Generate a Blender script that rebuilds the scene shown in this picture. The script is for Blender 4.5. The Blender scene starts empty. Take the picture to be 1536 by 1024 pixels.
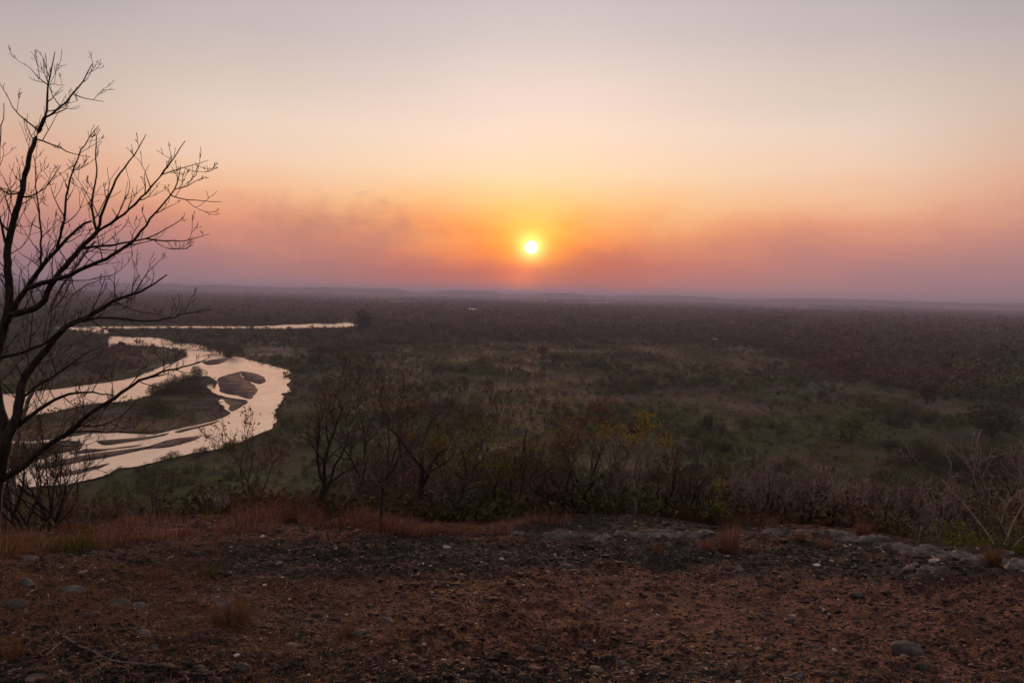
import bpy, bmesh, math, random
import numpy as np
from mathutils import Vector, Matrix
from mathutils.geometry import tessellate_polygon

S = bpy.context.scene
COL = S.collection
R = math.radians
RNG = np.random.default_rng(11)

# ------------------------------------------------------------------ camera
CAM = np.array([0.0, 0.0, 50.0])          # fifty metres above the plain
F_PX = 1195.0
PITCH, ROLL = R(3.4), R(1.3)
Fv = np.array([0, math.cos(PITCH), -math.sin(PITCH)])
r0 = np.array([1.0, 0, 0]); u0 = np.cross(r0, Fv)
Rv = r0 * math.cos(ROLL) + u0 * math.sin(ROLL)
Uv = u0 * math.cos(ROLL) - r0 * math.sin(ROLL)

def ray(px, py):
    return Fv + (px - 768) / F_PX * Rv + (512 - py) / F_PX * Uv

def at(px, py, Y):
    d = ray(px, py)
    return CAM + d * (Y / d[1])

def plain(px, py, z=0.0):
    d = ray(px, py)
    return CAM + d * ((z - CAM[2]) / d[2])

def to_px(P):
    q = np.asarray(P, float) - CAM
    f = q @ Fv
    f = np.where(np.abs(f) < 1e-6, 1e-6, f)
    return 768 + F_PX * (q @ Rv) / f, 512 - F_PX * (q @ Uv) / f

cd = bpy.data.cameras.new('camera'); cam = bpy.data.objects.new('camera', cd); COL.objects.link(cam)
cd.sensor_width = 36; cd.lens = 36 * F_PX / 1536; cd.clip_start = 0.05; cd.clip_end = 120000
m = Matrix(((Rv[0], Uv[0], -Fv[0], 0), (Rv[1], Uv[1], -Fv[1], 0), (Rv[2], Uv[2], -Fv[2], 50), (0, 0, 0, 1)))
cam.matrix_world = m
S.camera = cam

# ------------------------------------------------------------------ noise
def _h(ix, iy, s):
    a = (ix.astype(np.int64) * 374761393 + iy.astype(np.int64) * 668265263 + s * 974634777) & 0x7fffffff
    a = ((a ^ (a >> 13)) * 1274126177) & 0x7fffffff
    return ((a ^ (a >> 16)) & 0xffff) / 65535.0

def vn(x, y, s=0):
    ix, iy = np.floor(x), np.floor(y)
    fx, fy = x - ix, y - iy
    fx = fx * fx * (3 - 2 * fx); fy = fy * fy * (3 - 2 * fy)
    a, b, c, d = _h(ix, iy, s), _h(ix + 1, iy, s), _h(ix, iy + 1, s), _h(ix + 1, iy + 1, s)
    return (a + (b - a) * fx) * (1 - fy) + (c + (d - c) * fx) * fy

def fbm(x, y, s=0, o=4, g=0.5):
    t, a, w = 0, 1.0, 0
    for k in range(o):
        t = t + a * vn(x * 2 ** k + 17.3 * k, y * 2 ** k - 9.1 * k, s + k); w += a; a *= g
    return t / w

def sm(a, b, x):
    t = np.clip((x - a) / (b - a), 0, 1)
    return t * t * (3 - 2 * t)

# ------------------------------------------------------------------ terrain
SL = 0.177
def plane_hit(px, py):
    d = ray(px, py)
    # z = 48.35 - SL*(y-3.4)
    t = (48.35 + SL * 3.4 - CAM[2]) / (d[2] + SL * d[1])
    return CAM + d * t
CR = [plane_hit(x, y) for x, y in ((-250, 812), (0, 806), (150, 792), (300, 778), (450, 780), (600, 792), (760, 790), (860, 778), (960, 780),
      (1060, 786), (1200, 791), (1330, 802), (1420, 815), (1536, 838), (1700, 880))]
CRX = np.array([p[0] for p in CR]); CRY = np.array([p[1] for p in CR])
_d = np.linspace(0, 400, 4001)
_sl = 0.04 + 0.42 * sm(-0.2, 1.8, _d) - 0.03 * sm(8, 20, _d)
_drop = np.concatenate([[0], np.cumsum((_sl[1:] + _sl[:-1]) / 2 * np.diff(_d))])

def Hs(x, y):
    """smooth terrain height"""
    x = np.asarray(x, float); y = np.asarray(y, float)
    yc = np.interp(x, CRX, CRY)
    d = np.maximum(0, y - yc)
    base = 48.35 - SL * (np.clip(y, -3, 60) - 3.4)
    base = np.where(y > yc, 48.35 - SL * (yc - 3.4) - SL * np.minimum(d, 1.0), base)
    z = base - np.interp(d, _d, _drop)
    z = z + (fbm(x / 9, y / 9, 41, 3) - .5) * 2.2 * sm(3, 14, d)
    z = np.where(z < 6, 6 * np.exp(np.minimum(z - 6, 0) / 6.0), z)      # soft foot
    side = sm(260, 130, np.abs(x)) if False else 1 - sm(130, 320, np.abs(x))
    back = 1 - sm(40, 200, -y)
    z = z * side * back
    r = np.hypot(x, y)
    # low far hills
    az = np.degrees(np.arctan2(x, y))
    n = fbm(az / 3.2 + 5, r / 9000, 77, 5)
    n2 = fbm(az / 2.2, r / 5000, 79, 3)
    hl = sm(8200, 11000, r) * (44 + 34 * sm(.25, .8, n) + 30 * (n2 - .5) + 14 * sm(8, 24, az) + 26 * (1 - sm(-24, -8, az))) + sm(5200, 6500, r) * (1 - sm(7000, 8200, r)) * 9 * sm(.45, .7, fbm(az / 5, r / 3000, 83, 3))
    hl = hl * (1 - 0.55 * sm(16000, 30000, r))
    return z + hl

def H(x, y):
    z = Hs(x, y)
    r = np.hypot(x, y)
    near = 1 - sm(9, 30, r)
    lump = (fbm(x * 1.1, y * 1.1, 3, 3) - .5) * .16 + (fbm(x * 5, y * 5, 5, 3) - .5) * .085
    rough = fbm(x * .8, y * .8, 8, 2)
    fine = (fbm(x * 22, y * 22, 9, 3) - .5) * (.022 + .045 * sm(.4, .7, rough))
    z = z + near * (lump + fine)
    mid = sm(60, 140, r) * (1 - sm(3000, 6000, r))
    return z + mid * (fbm(x / 28, y / 28, 21, 3) - .5) * 0.5

def on_ground(px, py, dz=0.0):
    d = ray(px, py); d = d / d[1]
    ys = np.concatenate([np.linspace(1.0, 16, 1200), np.linspace(16, 400, 2000)])
    P = CAM[None] + d[None] * ys[:, None]
    g = P[:, 2] - H(P[:, 0], P[:, 1])
    k = np.argmax(g < 0)
    if g[k] >= 0: return plain(px, py)
    a, b = ys[k - 1], ys[k]
    y = a + (b - a) * g[k - 1] / (g[k - 1] - g[k])
    P = CAM + d * y
    P[2] = float(H(P[0], P[1])) + dz
    return P

# ------------------------------------------------------------------ materials
def newmat(name):
    m = bpy.data.materials.new(name); m.use_nodes = True
    nt = m.node_tree; nt.nodes.clear()
    out = nt.nodes.new('ShaderNodeOutputMaterial')
    return m, nt, out

class G:
    """tiny node helper"""
    def __init__(s, nt): s.nt = nt
    def n(s, t, ins=None, **kw):
        nd = s.nt.nodes.new(t)
        for k, v in kw.items(): setattr(nd, k, v)
        for k, v in (ins or {}).items():
            if hasattr(v, 'is_linked') or isinstance(v, bpy.types.NodeSocket): s.nt.links.new(v, nd.inputs[k])
            else: nd.inputs[k].default_value = v
        return nd
    def math(s, op, a, b=None, c=None, clamp=False):
        ins = {0: a}
        if b is not None: ins[1] = b
        if c is not None: ins[2] = c
        return s.n('ShaderNodeMath', ins, operation=op, use_clamp=clamp).outputs[0]
    def map(s, v, a, b, c=0.0, d=1.0, smooth=True):
        nd = s.n('ShaderNodeMapRange', {'Value': v, 'From Min': a, 'From Max': b, 'To Min': c, 'To Max': d})
        if smooth: nd.interpolation_type = 'SMOOTHSTEP'
        return nd.outputs[0]
    def mix(s, f, a, b, blend='MIX'):
        nd = s.n('ShaderNodeMix', None, data_type='RGBA', blend_type=blend)
        for i, v in ((0, f), (6, a), (7, b)):
            if isinstance(v, bpy.types.NodeSocket): s.nt.links.new(v, nd.inputs[i])
            else: nd.inputs[i].default_value = (*v, 1) if isinstance(v, tuple) and len(v) == 3 else v
        return nd.outputs[2]
    def noise(s, vec, scale, detail=4, rough=.55, dist=0.0):
        nd = s.n('ShaderNodeTexNoise', {'Vector': vec, 'Scale': scale, 'Detail': detail, 'Roughness': rough, 'Distortion': dist})
        return nd.outputs[0]
    def ramp(s, f, stops):
        nd = s.n('ShaderNodeValToRGB', {0: f})
        e = nd.color_ramp.elements
        while len(e) > 1: e.remove(e[-1])
        e[0].position = stops[0][0]; e[0].color = (*stops[0][1], 1)
        for p, c in stops[1:]:
            q = e.new(p); q.color = (*c, 1)
        return nd.outputs[0]
    def attr(s, name): return s.n('ShaderNodeAttribute', attribute_name=name).outputs[2]

def s2l(c):
    return tuple((v / 255 / 12.92) if v / 255 <= .04045 else ((v / 255 + .055) / 1.055) ** 2.4 for v in c)

def ground_material():
    m, nt, out = newmat('ground_earth'); g = G(nt)
    pos = g.n('ShaderNodeNewGeometry').outputs['Position']
    sx = lambda sc: g.n('ShaderNodeVectorMath', {0: pos, 1: sc}, operation='MULTIPLY').outputs[0]
    # ---- near: burnt red-brown earth
    n1 = g.noise(pos, 1.3, 5, .6); n2 = g.noise(pos, 9, 6, .65); n3 = g.noise(pos, 55, 5, .7); n4 = g.noise(pos, .45, 3)
    earth = g.ramp(n2, [(.28, (.030, .013, .009)), (.44, (.120, .044, .028)), (.58, (.27, .102, .066)), (.75, (.43, .19, .135))])
    earth = g.mix(g.map(n3, .44, .56), (.022, .011, .008), earth)
    char = g.mix(g.map(n3, .45, .6), (.006, .005, .005), (.055, .044, .042))
    ashm = g.attr('ash')
    cm = g.math('ADD', g.math('MULTIPLY', n1, .7), g.math('MULTIPLY', ashm, .52))
    near = g.mix(g.map(cm, .40, .66), earth, char)
    voro = g.n('ShaderNodeTexVoronoi', {'Vector': pos, 'Scale': 38.0, 'Randomness': 1.0})
    spk = g.math('MULTIPLY', g.map(voro.outputs['Distance'], .28, .14), g.map(g.n('ShaderNodeSeparateColor', {0: voro.outputs['Color']}).outputs[0], .72, .74))
    near = g.mix(spk, near, (.012, .010, .010))
    vor2 = g.n('ShaderNodeTexVoronoi', {'Vector': g.n('ShaderNodeVectorMath', {0: pos, 1: g.n('ShaderNodeCombineXYZ', {0: g.math('MULTIPLY', n3, .12), 1: g.math('MULTIPLY', n2, .2), 2: 0.0}).outputs[0]}, operation='ADD').outputs[0], 'Scale': 13.0, 'Randomness': 1.0})
    sp2 = g.math('MULTIPLY', g.map(vor2.outputs['Distance'], .36, .22), g.map(g.n('ShaderNodeSeparateColor', {0: vor2.outputs['Color']}).outputs[0], .60, .62))
    near = g.mix(g.math('MULTIPLY', sp2, .85), near, (.014, .010, .009))
    # ---- slope
    slope = g.mix(g.map(g.noise(pos, .6, 5), .35, .65), (.035, .024, .014), (.07, .04, .025))
    slope = g.mix(g.map(g.noise(pos, .17, 3), .5, .62), slope, (.028, .033, .012))
    # ---- plain
    pf = sx((1.0, .55, 1.0))
    a = g.noise(pf, .012, 5, .6, .6); b = g.noise(pf, .045, 5, .65, .4); c = g.noise(pos, .22, 4, .7)
    pl = g.mix(g.map(b, .43, .57), (.080, .038, .020), (.044, .050, .006))
    pl = g.mix(g.map(a, .48, .58), pl, (.044, .027, .021))
    pl = g.mix(g.map(c, .42, .56), pl, g.mix(.8, pl, (.010, .012, .005)))
    pl = g.mix(g.math('MULTIPLY', g.map(g.noise(pf, .11, 4), .56, .62), .6), pl, (.040, .047, .010))
    pl = g.mix(g.math('MULTIPLY', g.map(g.noise(pf, .03, 3), .62, .70), .6), pl, (.070, .042, .028))
    green = g.mix(g.map(c, .44, .56), (.012, .018, .002), (.050, .070, .007))
    pl = g.mix(g.attr('green'), pl, green)
    sand = g.mix(g.map(b, .35, .6), (.085, .068, .050), (.15, .115, .09))
    pl = g.mix(g.attr('sand'), pl, sand)
    far = g.mix(g.map(g.noise(pf, .004, 5), .42, .58), (.016, .018, .012), (.05, .036, .028))
    pl = g.mix(g.attr('farness'), pl, far)
    col = g.mix(g.attr('slope'), near, slope)
    col = g.mix(g.attr('plain'), col, pl)
    bh = g.math('ADD', g.math('MULTIPLY', n2, .6), g.math('MULTIPLY', n3, .4))
    bump = g.n('ShaderNodeBump', {'Strength': 1.0, 'Distance': .06, 'Height': bh})
    bs = g.n('ShaderNodeBsdfPrincipled', {'Base Color': col, 'Roughness': .92, 'Specular IOR Level': .25, 'Normal': bump.outputs[0]})
    nt.links.new(bs.outputs[0], out.inputs[0])
    return m

def bark(name, c1, c2, scale=30, bump=.004):
    m, nt, out = newmat(name); g = G(nt)
    pos = g.n('ShaderNodeTexCoord').outputs['Object']
    v = g.n('ShaderNodeVectorMath', {0: pos, 1: (1, 1, .25)}, operation='MULTIPLY').outputs[0]
    n = g.noise(v, scale, 4, .65)
    rnd = g.n('ShaderNodeObjectInfo').outputs['Random']
    col = g.mix(g.map(n, .35, .65), c1, c2)
    col = g.mix(1.0, col, g.mix(rnd, (.7, .68, .66), (1.25, 1.2, 1.15)), 'MULTIPLY')
    b = g.n('ShaderNodeBump', {'Strength': .7, 'Distance': bump, 'Height': n})
    bs = g.n('ShaderNodeBsdfPrincipled', {'Base Color': col, 'Roughness': .85, 'Specular IOR Level': .3, 'Normal': b.outputs[0]})
    nt.links.new(bs.outputs[0], out.inputs[0]); return m

def leafmat(name, c1, c2, c3=None, trans=.3, patch=.02):
    """c1..c2 by per-leaf variation, c3 patches over the ground"""
    m, nt, out = newmat(name); g = G(nt)
    v = g.attr('var')
    col = g.mix(v, c1, c2)
    if c3:
        pos = g.n('ShaderNodeNewGeometry').outputs['Position']
        col = g.mix(g.map(g.noise(pos, patch, 3), .48, .62), col, c3)
    rnd = g.n('ShaderNodeObjectInfo').outputs['Random']
    col = g.mix(1.0, col, g.mix(rnd, (.75, .78, .8), (1.2, 1.15, 1.05)), 'MULTIPLY')
    d = g.n('ShaderNodeBsdfPrincipled', {'Base Color': col, 'Roughness': .7, 'Specular IOR Level': .25})
    t = g.n('ShaderNodeBsdfTranslucent', {'Color': col})
    mx = g.n('ShaderNodeMixShader', {0: trans, 1: d.outputs[0], 2: t.outputs[0]})
    nt.links.new(mx.outputs[0], out.inputs[0]); return m

def stonemat(name, c1, c2, scale=14):
    m, nt, out = newmat(name); g = G(nt)
    pos = g.n('ShaderNodeTexCoord').outputs['Object']
    n = g.noise(pos, scale, 6, .65); n2 = g.noise(pos, scale * 5, 4, .7)
    rnd = g.n('ShaderNodeObjectInfo').outputs['Random']
    col = g.mix(g.map(n, .35, .65), c1, c2)
    col = g.mix(1.0, col, g.mix(rnd, (.55, .52, .5), (1.45, 1.4, 1.4)), 'MULTIPLY')
    b = g.n('ShaderNodeBump', {'Strength': .8, 'Distance': .012, 'Height': g.math('ADD', n, g.math('MULTIPLY', n2, .4))})
    bs = g.n('ShaderNodeBsdfPrincipled', {'Base Color': col, 'Roughness': .75, 'Specular IOR Level': .4, 'Normal': b.outputs[0]})
    nt.links.new(bs.outputs[0], out.inputs[0]); return m

def varmat(name, stops, rough=.85, trans=0.0):
    m, nt, out = newmat(name); g = G(nt)
    col = g.ramp(g.attr('var'), stops)
    bs = g.n('ShaderNodeBsdfPrincipled', {'Base Color': col, 'Roughness': rough, 'Specular IOR Level': .3})
    o = bs.outputs[0]
    if trans:
        t = g.n('ShaderNodeBsdfTranslucent', {'Color': col})
        o = g.n('ShaderNodeMixShader', {0: trans, 1: o, 2: t.outputs[0]}).outputs[0]
    nt.links.new(o, out.inputs[0]); return m

def watermat():
    m, nt, out = newmat('river_water'); g = G(nt)
    pos = g.n('ShaderNodeNewGeometry').outputs['Position']
    p = g.n('ShaderNodeVectorMath', {0: pos, 1: (1, .6, 1)}, operation='MULTIPLY').outputs[0]
    shoal = g.noise(p, .045, 5, .6, .8)
    sed = g.mix(g.map(shoal, .45, .62), (.34, .21, .14), (.50, .33, .23))
    wav = g.noise(pos, .9, 3, .6)
    b = g.n('ShaderNodeBump', {'Strength': .25, 'Distance': .10, 'Height': wav})
    d = g.n('ShaderNodeBsdfDiffuse', {'Color': sed})
    gl = g.n('ShaderNodeBsdfGlossy', {'Color': (.97, .85, .73, 1), 'Roughness': .25, 'Normal': b.outputs[0]})
    fr = g.n('ShaderNodeFresnel', {'IOR': 1.6})
    f = g.math('MULTIPLY_ADD', fr.outputs[0], .75, .50, clamp=True)
    f = g.math('MULTIPLY', f, g.map(shoal, .35, .75, 1.0, .8))
    mx = g.n('ShaderNodeMixShader', {0: f, 1: d.outputs[0], 2: gl.outputs[0]})
    nt.links.new(mx.outputs[0], out.inputs[0]); return m

M = dict(
    ground=ground_material(),
    dark_bark=bark('dark_bark', (.010, .008, .007), (.035, .027, .022)),
    brown_bark=bark('brown_bark', (.018, .012, .010), (.055, .038, .030)),
    grey_bark=bark('grey_bark', (.10, .082, .078), (.22, .19, .18)),
    pale_bark=bark('pale_bark', (.14, .12, .11), (.33, .29, .27)),
    twig_dark=bark('twig_dark', (.014, .010, .009), (.035, .026, .022), bump=.001),
    twig_brown=bark('twig_brown', (.045, .030, .026), (.095, .066, .056), bump=.001),
    twig_grey=bark('twig_grey', (.10, .082, .076), (.26, .215, .20), bump=.001),
    leaf_yellow=leafmat('leaf_yellow', (.12, .105, .014), (.40, .33, .045), trans=.45),
    leaf_green=leafmat('leaf_green', (.035, .048, .009), (.14, .15, .025), trans=.4),
    leaf_bright=leafmat('leaf_bright', (.07, .085, .012), (.26, .26, .035), trans=.4),
    leaf_olive=leafmat('leaf_olive', (.050, .050, .010), (.18, .155, .022), trans=.4),
    leaf_brown=leafmat('leaf_brown', (.075, .032, .018), (.19, .085, .045), trans=.35),
    scrub=leafmat('scrub', (.005, .009, .002), (.085, .115, .010), (.055, .036, .012), trans=.25),
    scrub_dry=leafmat('scrub_dry', (.05, .032, .024), (.12, .078, .058), trans=.25),
    forest=leafmat('forest', (.004, .008, .002), (.095, .115, .020), (.070, .048, .022), trans=.2, patch=.006),
    slopeveg=leafmat('slopeveg', (.040, .027, .016), (.12, .072, .038), (.040, .048, .014), trans=.3, patch=.3),
    meadow=leafmat('meadow', (.012, .019, .002), (.115, .145, .010), (.095, .062, .014), trans=.3, patch=.03),
    grass_red=varmat('grass_red', [(0, (.06, .024, .017)), (.5, (.20, .082, .058)), (1, (.40, .21, .145))], trans=.35),
    grass_dry=varmat('grass_dry', [(0, (.05, .027, .012)), (.5, (.15, .076, .034)), (1, (.34, .20, .105))], trans=.35),
    grass_green=varmat('grass_green', [(0, (.035, .035, .008)), (.5, (.09, .085, .016)), (1, (.19, .16, .04))], trans=.35),
    chips=varmat('chips', [(0, (.005, .004, .004)), (.55, (.022, .014, .012)), (.8, (.085, .048, .036)), (.93, (.20, .15, .125)), (1, (.55, .46, .42))], .8),
    straw=varmat('straw', [(0, (.028, .012, .008)), (.5, (.12, .050, .027)), (.85, (.34, .175, .105)), (1, (.66, .46, .33))], .8, .2),
    stone_grey=stonemat('stone_grey', (.026, .026, .031), (.092, .09, .10)),
    stone_dark=stonemat('stone_dark', (.018, .016, .017), (.06, .052, .052)),
    stone_pale=stonemat('stone_pale', (.28, .24, .22), (.52, .46, .43)),
    stone_brown=stonemat('stone_brown', (.05, .033, .027), (.13, .09, .075)),
    outcrop=stonemat('outcrop', (.022, .017, .017), (.13, .112, .112), 6.0),
    water=watermat(),
)

def barmat():
    m, nt, out = newmat('river_bar'); g = G(nt)
    pos = g.n('ShaderNodeNewGeometry').outputs['Position']
    n = g.noise(pos, .13, 8, .7, .8); n2 = g.noise(pos, .5, 5, .7)
    sand = g.mix(g.map(n, .45, .57), (.045, .030, .027), (.15, .10, .08))
    grass = g.mix(g.map(n2, .44, .56), (.022, .027, .010), (.060, .055, .026))
    col = g.mix(g.attr('green'), sand, grass)
    bs = g.n('ShaderNodeBsdfPrincipled', {'Base Color': col, 'Roughness': .9, 'Specular IOR Level': .2})
    nt.links.new(bs.outputs[0], out.inputs[0]); return m
M['bar'] = barmat()

# ------------------------------------------------------------------ mesh helpers
def np_mesh(name, V, T, mat, attrs=None, smooth=False, k=3):
    me = bpy.data.meshes.new(name)
    V = np.ascontiguousarray(V, np.float32); T = np.ascontiguousarray(T, np.int32)
    me.vertices.add(len(V)); me.vertices.foreach_set('co', V.ravel())
    me.loops.add(T.size); me.loops.foreach_set('vertex_index', T.ravel())
    me.polygons.add(len(T)); me.polygons.foreach_set('loop_start', np.arange(0, T.size, k, dtype=np.int32))
    if smooth: me.polygons.foreach_set('use_smooth', np.ones(len(T), bool))
    for an, (dom, vals) in (attrs or {}).items():
        a = me.attributes.new(an, 'FLOAT', dom); a.data.foreach_set('value', np.ascontiguousarray(vals, np.float32))
    me.update(calc_edges=True); me.validate()
    if isinstance(mat, str): mat = M[mat]
    me.materials.append(mat)
    return me

def link(name, data, parent=None, loc=None):
    o = bpy.data.objects.new(name, data); COL.objects.link(o)
    if parent: o.parent = parent
    if loc is not None: o.location = tuple(float(v) for v in loc)
    return o

def tag(o, label=None, cat=None, group=None, kind=None):
    if label: o['label'] = label
    if cat: o['category'] = cat
    if group: o['group'] = group
    if kind: o['kind'] = kind
    return o

def copy_tree(o, parent=None):
    c = o.copy(); COL.objects.link(c); c.parent = parent
    for ch in list(o.children): copy_tree(ch, c)
    return c

def rand_frames(n, rng, flat=0.0):
    a = rng.normal(size=(n, 3)); a /= np.linalg.norm(a, axis=1, keepdims=True)
    b = rng.normal(size=(n, 3)); b -= (a * b).sum(1, keepdims=True) * a; b /= np.linalg.norm(b, axis=1, keepdims=True)
    return a, b

def leaf_geo(C, size, rng, N=None):
    n = len(C); a, b = rand_frames(n, rng); s = np.asarray(size).reshape(-1, 1)
    if N is not None:
        N = N + rng.normal(size=N.shape) * .38; N /= np.linalg.norm(N, axis=1, keepdims=True)
        a = a - (a * N).sum(1, keepdims=True) * N; a /= np.linalg.norm(a, axis=1, keepdims=True) + 1e-9; b = np.cross(N, a)
    V = np.stack([C + a * s, C - a * s * .5 + b * s * .75, C - a * s * .5 - b * s * .75], 1).reshape(-1, 3)
    return V, np.arange(3 * n).reshape(-1, 3)

def diamond_geo(C, size, rng):
    """pointed leaf of two faces"""
    n = len(C); a, b = rand_frames(n, rng); s = np.asarray(size).reshape(-1, 1)
    V = np.stack([C + a * s, C + b * s * .42, C - a * s, C - b * s * .42], 1).reshape(-1, 3)
    i = np.arange(n)[:, None] * 4
    return V, np.concatenate([i + [[0, 1, 2]], i + [[0, 2, 3]]], 1).reshape(-1, 3)

def blade_geo(P, h, lean, w, rng, curl=.5):
    """P (n,3) bases, h heights, lean (n,2) horizontal tip shift, w half width"""
    n = len(P); h = h.reshape(-1, 1); w = w.reshape(-1, 1)
    th = rng.uniform(0, 2 * math.pi, n)
    s = np.stack([np.cos(th), np.sin(th), 0 * th], 1)
    L = np.concatenate([lean, np.zeros((n, 1))], 1)
    up = np.array([[0, 0, 1.]])
    mid = P + L * .28 + up * h * .58
    tip = P + L + up * h * (1 - curl * np.minimum(1, np.linalg.norm(L, axis=1, keepdims=True) / np.maximum(h, 1e-3)) * .5)
    V = np.stack([P - s * w, P + s * w, mid - s * w * .75, mid + s * w * .75, tip], 1).reshape(-1, 3)
    i = np.arange(n)[:, None] * 5
    T = np.concatenate([i + [[0, 1, 3]], i + [[0, 3, 2]], i + [[2, 3, 4]]], 1).reshape(-1, 3)
    return V, T

def merge(parts):
    Vs, Ts, As, o = [], [], [], 0
    for V, T, A in parts:
        Vs.append(V); Ts.append(T + o); As.append(A); o += len(V)
    return np.concatenate(Vs), np.concatenate(Ts), np.concatenate(As)

# ------------------------------------------------------------------ tubes and trees
def tube(pts, rad, sides):
    pts = np.asarray(pts, float); n = len(pts)
    t = np.gradient(pts, axis=0); t /= np.linalg.norm(t, axis=1, keepdims=True) + 1e-9
    ref = np.array([0.31, 0.2, 0.93]) if abs(t[0][2]) < .8 else np.array([.93, .3, .1])
    u = np.cross(t, ref); u /= np.linalg.norm(u, axis=1, keepdims=True) + 1e-9
    v = np.cross(t, u)
    a = np.arange(sides) * 2 * math.pi / sides
    V = pts[:, None] + (u[:, None] * np.cos(a)[None, :, None] + v[:, None] * np.sin(a)[None, :, None]) * np.asarray(rad)[:, None, None]
    V = V.reshape(-1, 3)
    i = np.arange(n - 1)[:, None] * sides; j = np.arange(sides)[None]; j2 = (j + 1) % sides
    A, B, C, D = i + j, i + j2, i + sides + j2, i + sides + j
    T = np.concatenate([np.stack([A, B, C], -1).reshape(-1, 3), np.stack([A, C, D], -1).reshape(-1, 3)])
    # end cap
    V = np.concatenate([V, pts[-1:] + t[-1:] * rad[-1]])
    k = (n - 1) * sides
    T = np.concatenate([T, np.stack([k + np.arange(sides), k + (np.arange(sides) + 1) % sides, np.full(sides, len(V) - 1)], -1)])
    return V, T

def tubes_mesh(name, lines, mat, origin=np.zeros(3)):
    P, o, Vs, Ts = [], 0, [], []
    for pts, rad in lines:
        r = rad[0]
        s = 3 if r < .007 else 4 if r < .016 else 6 if r < .04 else 10
        V, T = tube(pts, rad, s); Vs.append(V - origin); Ts.append(T + o); o += len(V)
    return np_mesh(name, np.concatenate(Vs), np.concatenate(Ts), mat, smooth=True)

def nrm(v): return v / (np.linalg.norm(v) + 1e-9)

def grow(rng, p, d, L, r, lvl, out, up=.12, wob=.22, nc=(4, 6), ratio=.58, ang=(.5, 1.0), rmin=.0022, taper=.35, kink=0.0):
    n = 4 if lvl == 0 else 6
    seg = L / n; pts = [p.copy()]; ds = [d]
    for i in range(n):
        d = nrm(d + rng.normal(size=3) * wob + np.array([0, 0, up]))
        p = p + d * seg; pts.append(p); ds.append(d)
    rad = np.linspace(r, max(r * taper, rmin), n + 1)
    out.append((np.array(pts), rad, lvl))
    if lvl <= 0: return
    k = rng.integers(nc[0], nc[1] + 1)
    for j in range(k):
        t = rng.uniform(.28, 1.0) if j else 1.0
        f = t * n; i = min(n - 1, int(f)); q = pts[i] + (pts[i + 1] - pts[i]) * (f - i)
        dd = ds[min(n, i + 1)]
        a = rng.uniform(*ang) * (.5 if j == 0 else 1)
        s = nrm(np.cross(dd, rng.normal(size=3)))
        cdir = nrm(dd * math.cos(a) + s * math.sin(a))
        rr = np.interp(f, np.arange(n + 1), rad)
        grow(rng, q, cdir, L * ratio * rng.uniform(.65, 1.2) * (1.15 - .45 * t), max(rmin, rr * rng.uniform(.55, .8)), lvl - 1, out, up, wob, nc, ratio, ang, rmin, taper)

def split_lines(out, cut):
    return [(p, r) for p, r, l in out if r[0] >= cut], [(p, r) for p, r, l in out if r[0] < cut]

def tips(out, maxl=1):
    T = [p[-1] for p, r, l in out if l <= maxl] + [p[len(p) // 2] for p, r, l in out if l <= maxl]
    return np.array(T)

def leaf_mesh(name, C, n, spread, size, mat, rng, origin):
    idx = rng.integers(0, len(C), n)
    P = C[idx] + rng.normal(size=(n, 3)) * spread
    V, T = diamond_geo(P - origin, rng.uniform(size * .6, size * 1.3, n), rng)
    tone = np.repeat(np.clip(rng.normal(.45, .28, n), 0, 1), 2)
    return np_mesh(name, V, T, mat, {'var': ('FACE', tone)})

def build_tree(name, out, base, label, cat, bmat, tmat, cut=.012, leaves=None, group=None, rng=None):
    root = link(name, None, loc=base); root.empty_display_size = .3
    tag(root, label, cat, group)
    big, small = split_lines(out, cut)
    base = np.asarray(base)
    if big: link('trunk', tubes_mesh('trunk', big, bmat, base), root)
    cr = None
    if small: cr = link('crown', tubes_mesh('crown', small, tmat, base), root)
    if leaves:
        n, spread, size, lm, mask = leaves
        C = tips(out, 1)
        if mask is not None: C = C[mask(C)]
        if len(C):
            lf = link('leaves', leaf_mesh('leaves', C, n, spread, size, lm, rng or RNG, base), cr or root)
    return root

# ------------------------------------------------------------------ ground sheet
def c2p(pts):       # crop coordinates of the river tracing -> photo pixels -> plain
    return [(x * .41, 400 + y * .41) for x, y in pts]

def rough_poly(px, seed, amp=.9, sub=8):
    """outline in photo pixels -> plain XY polygon, edges broken up"""
    W = np.array([plain(x, y)[:2] for x, y in px]); rng = np.random.default_rng(seed)
    res = []
    n = len(W)
    for i in range(n):
        p0, p1, p2, p3 = W[i - 1], W[i], W[(i + 1) % n], W[(i + 2) % n]
        L = np.linalg.norm(p2 - p1)
        for k in range(sub):
            t = k / sub
            q = .5 * ((2 * p1) + (-p0 + p2) * t + (2 * p0 - 5 * p1 + 4 * p2 - p3) * t * t + (-p0 + 3 * p1 - 3 * p2 + p3) * t ** 3)
            lin = p1 + (p2 - p1) * t
            q = lin + (q - lin) * .6
            fr = np.array([float(fbm(np.array(q[0] / 6.0), np.array(q[1] / 9.0), seed, 4)), float(fbm(np.array(q[0] / 6.0), np.array(q[1] / 9.0), seed + 9, 4))]) - .5
            res.append(q + fr * np.array([4.0, 8.0]) * amp * min(1.0, L / 12) + rng.normal(size=2) * .12 * amp)
    return np.array(res)

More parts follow.
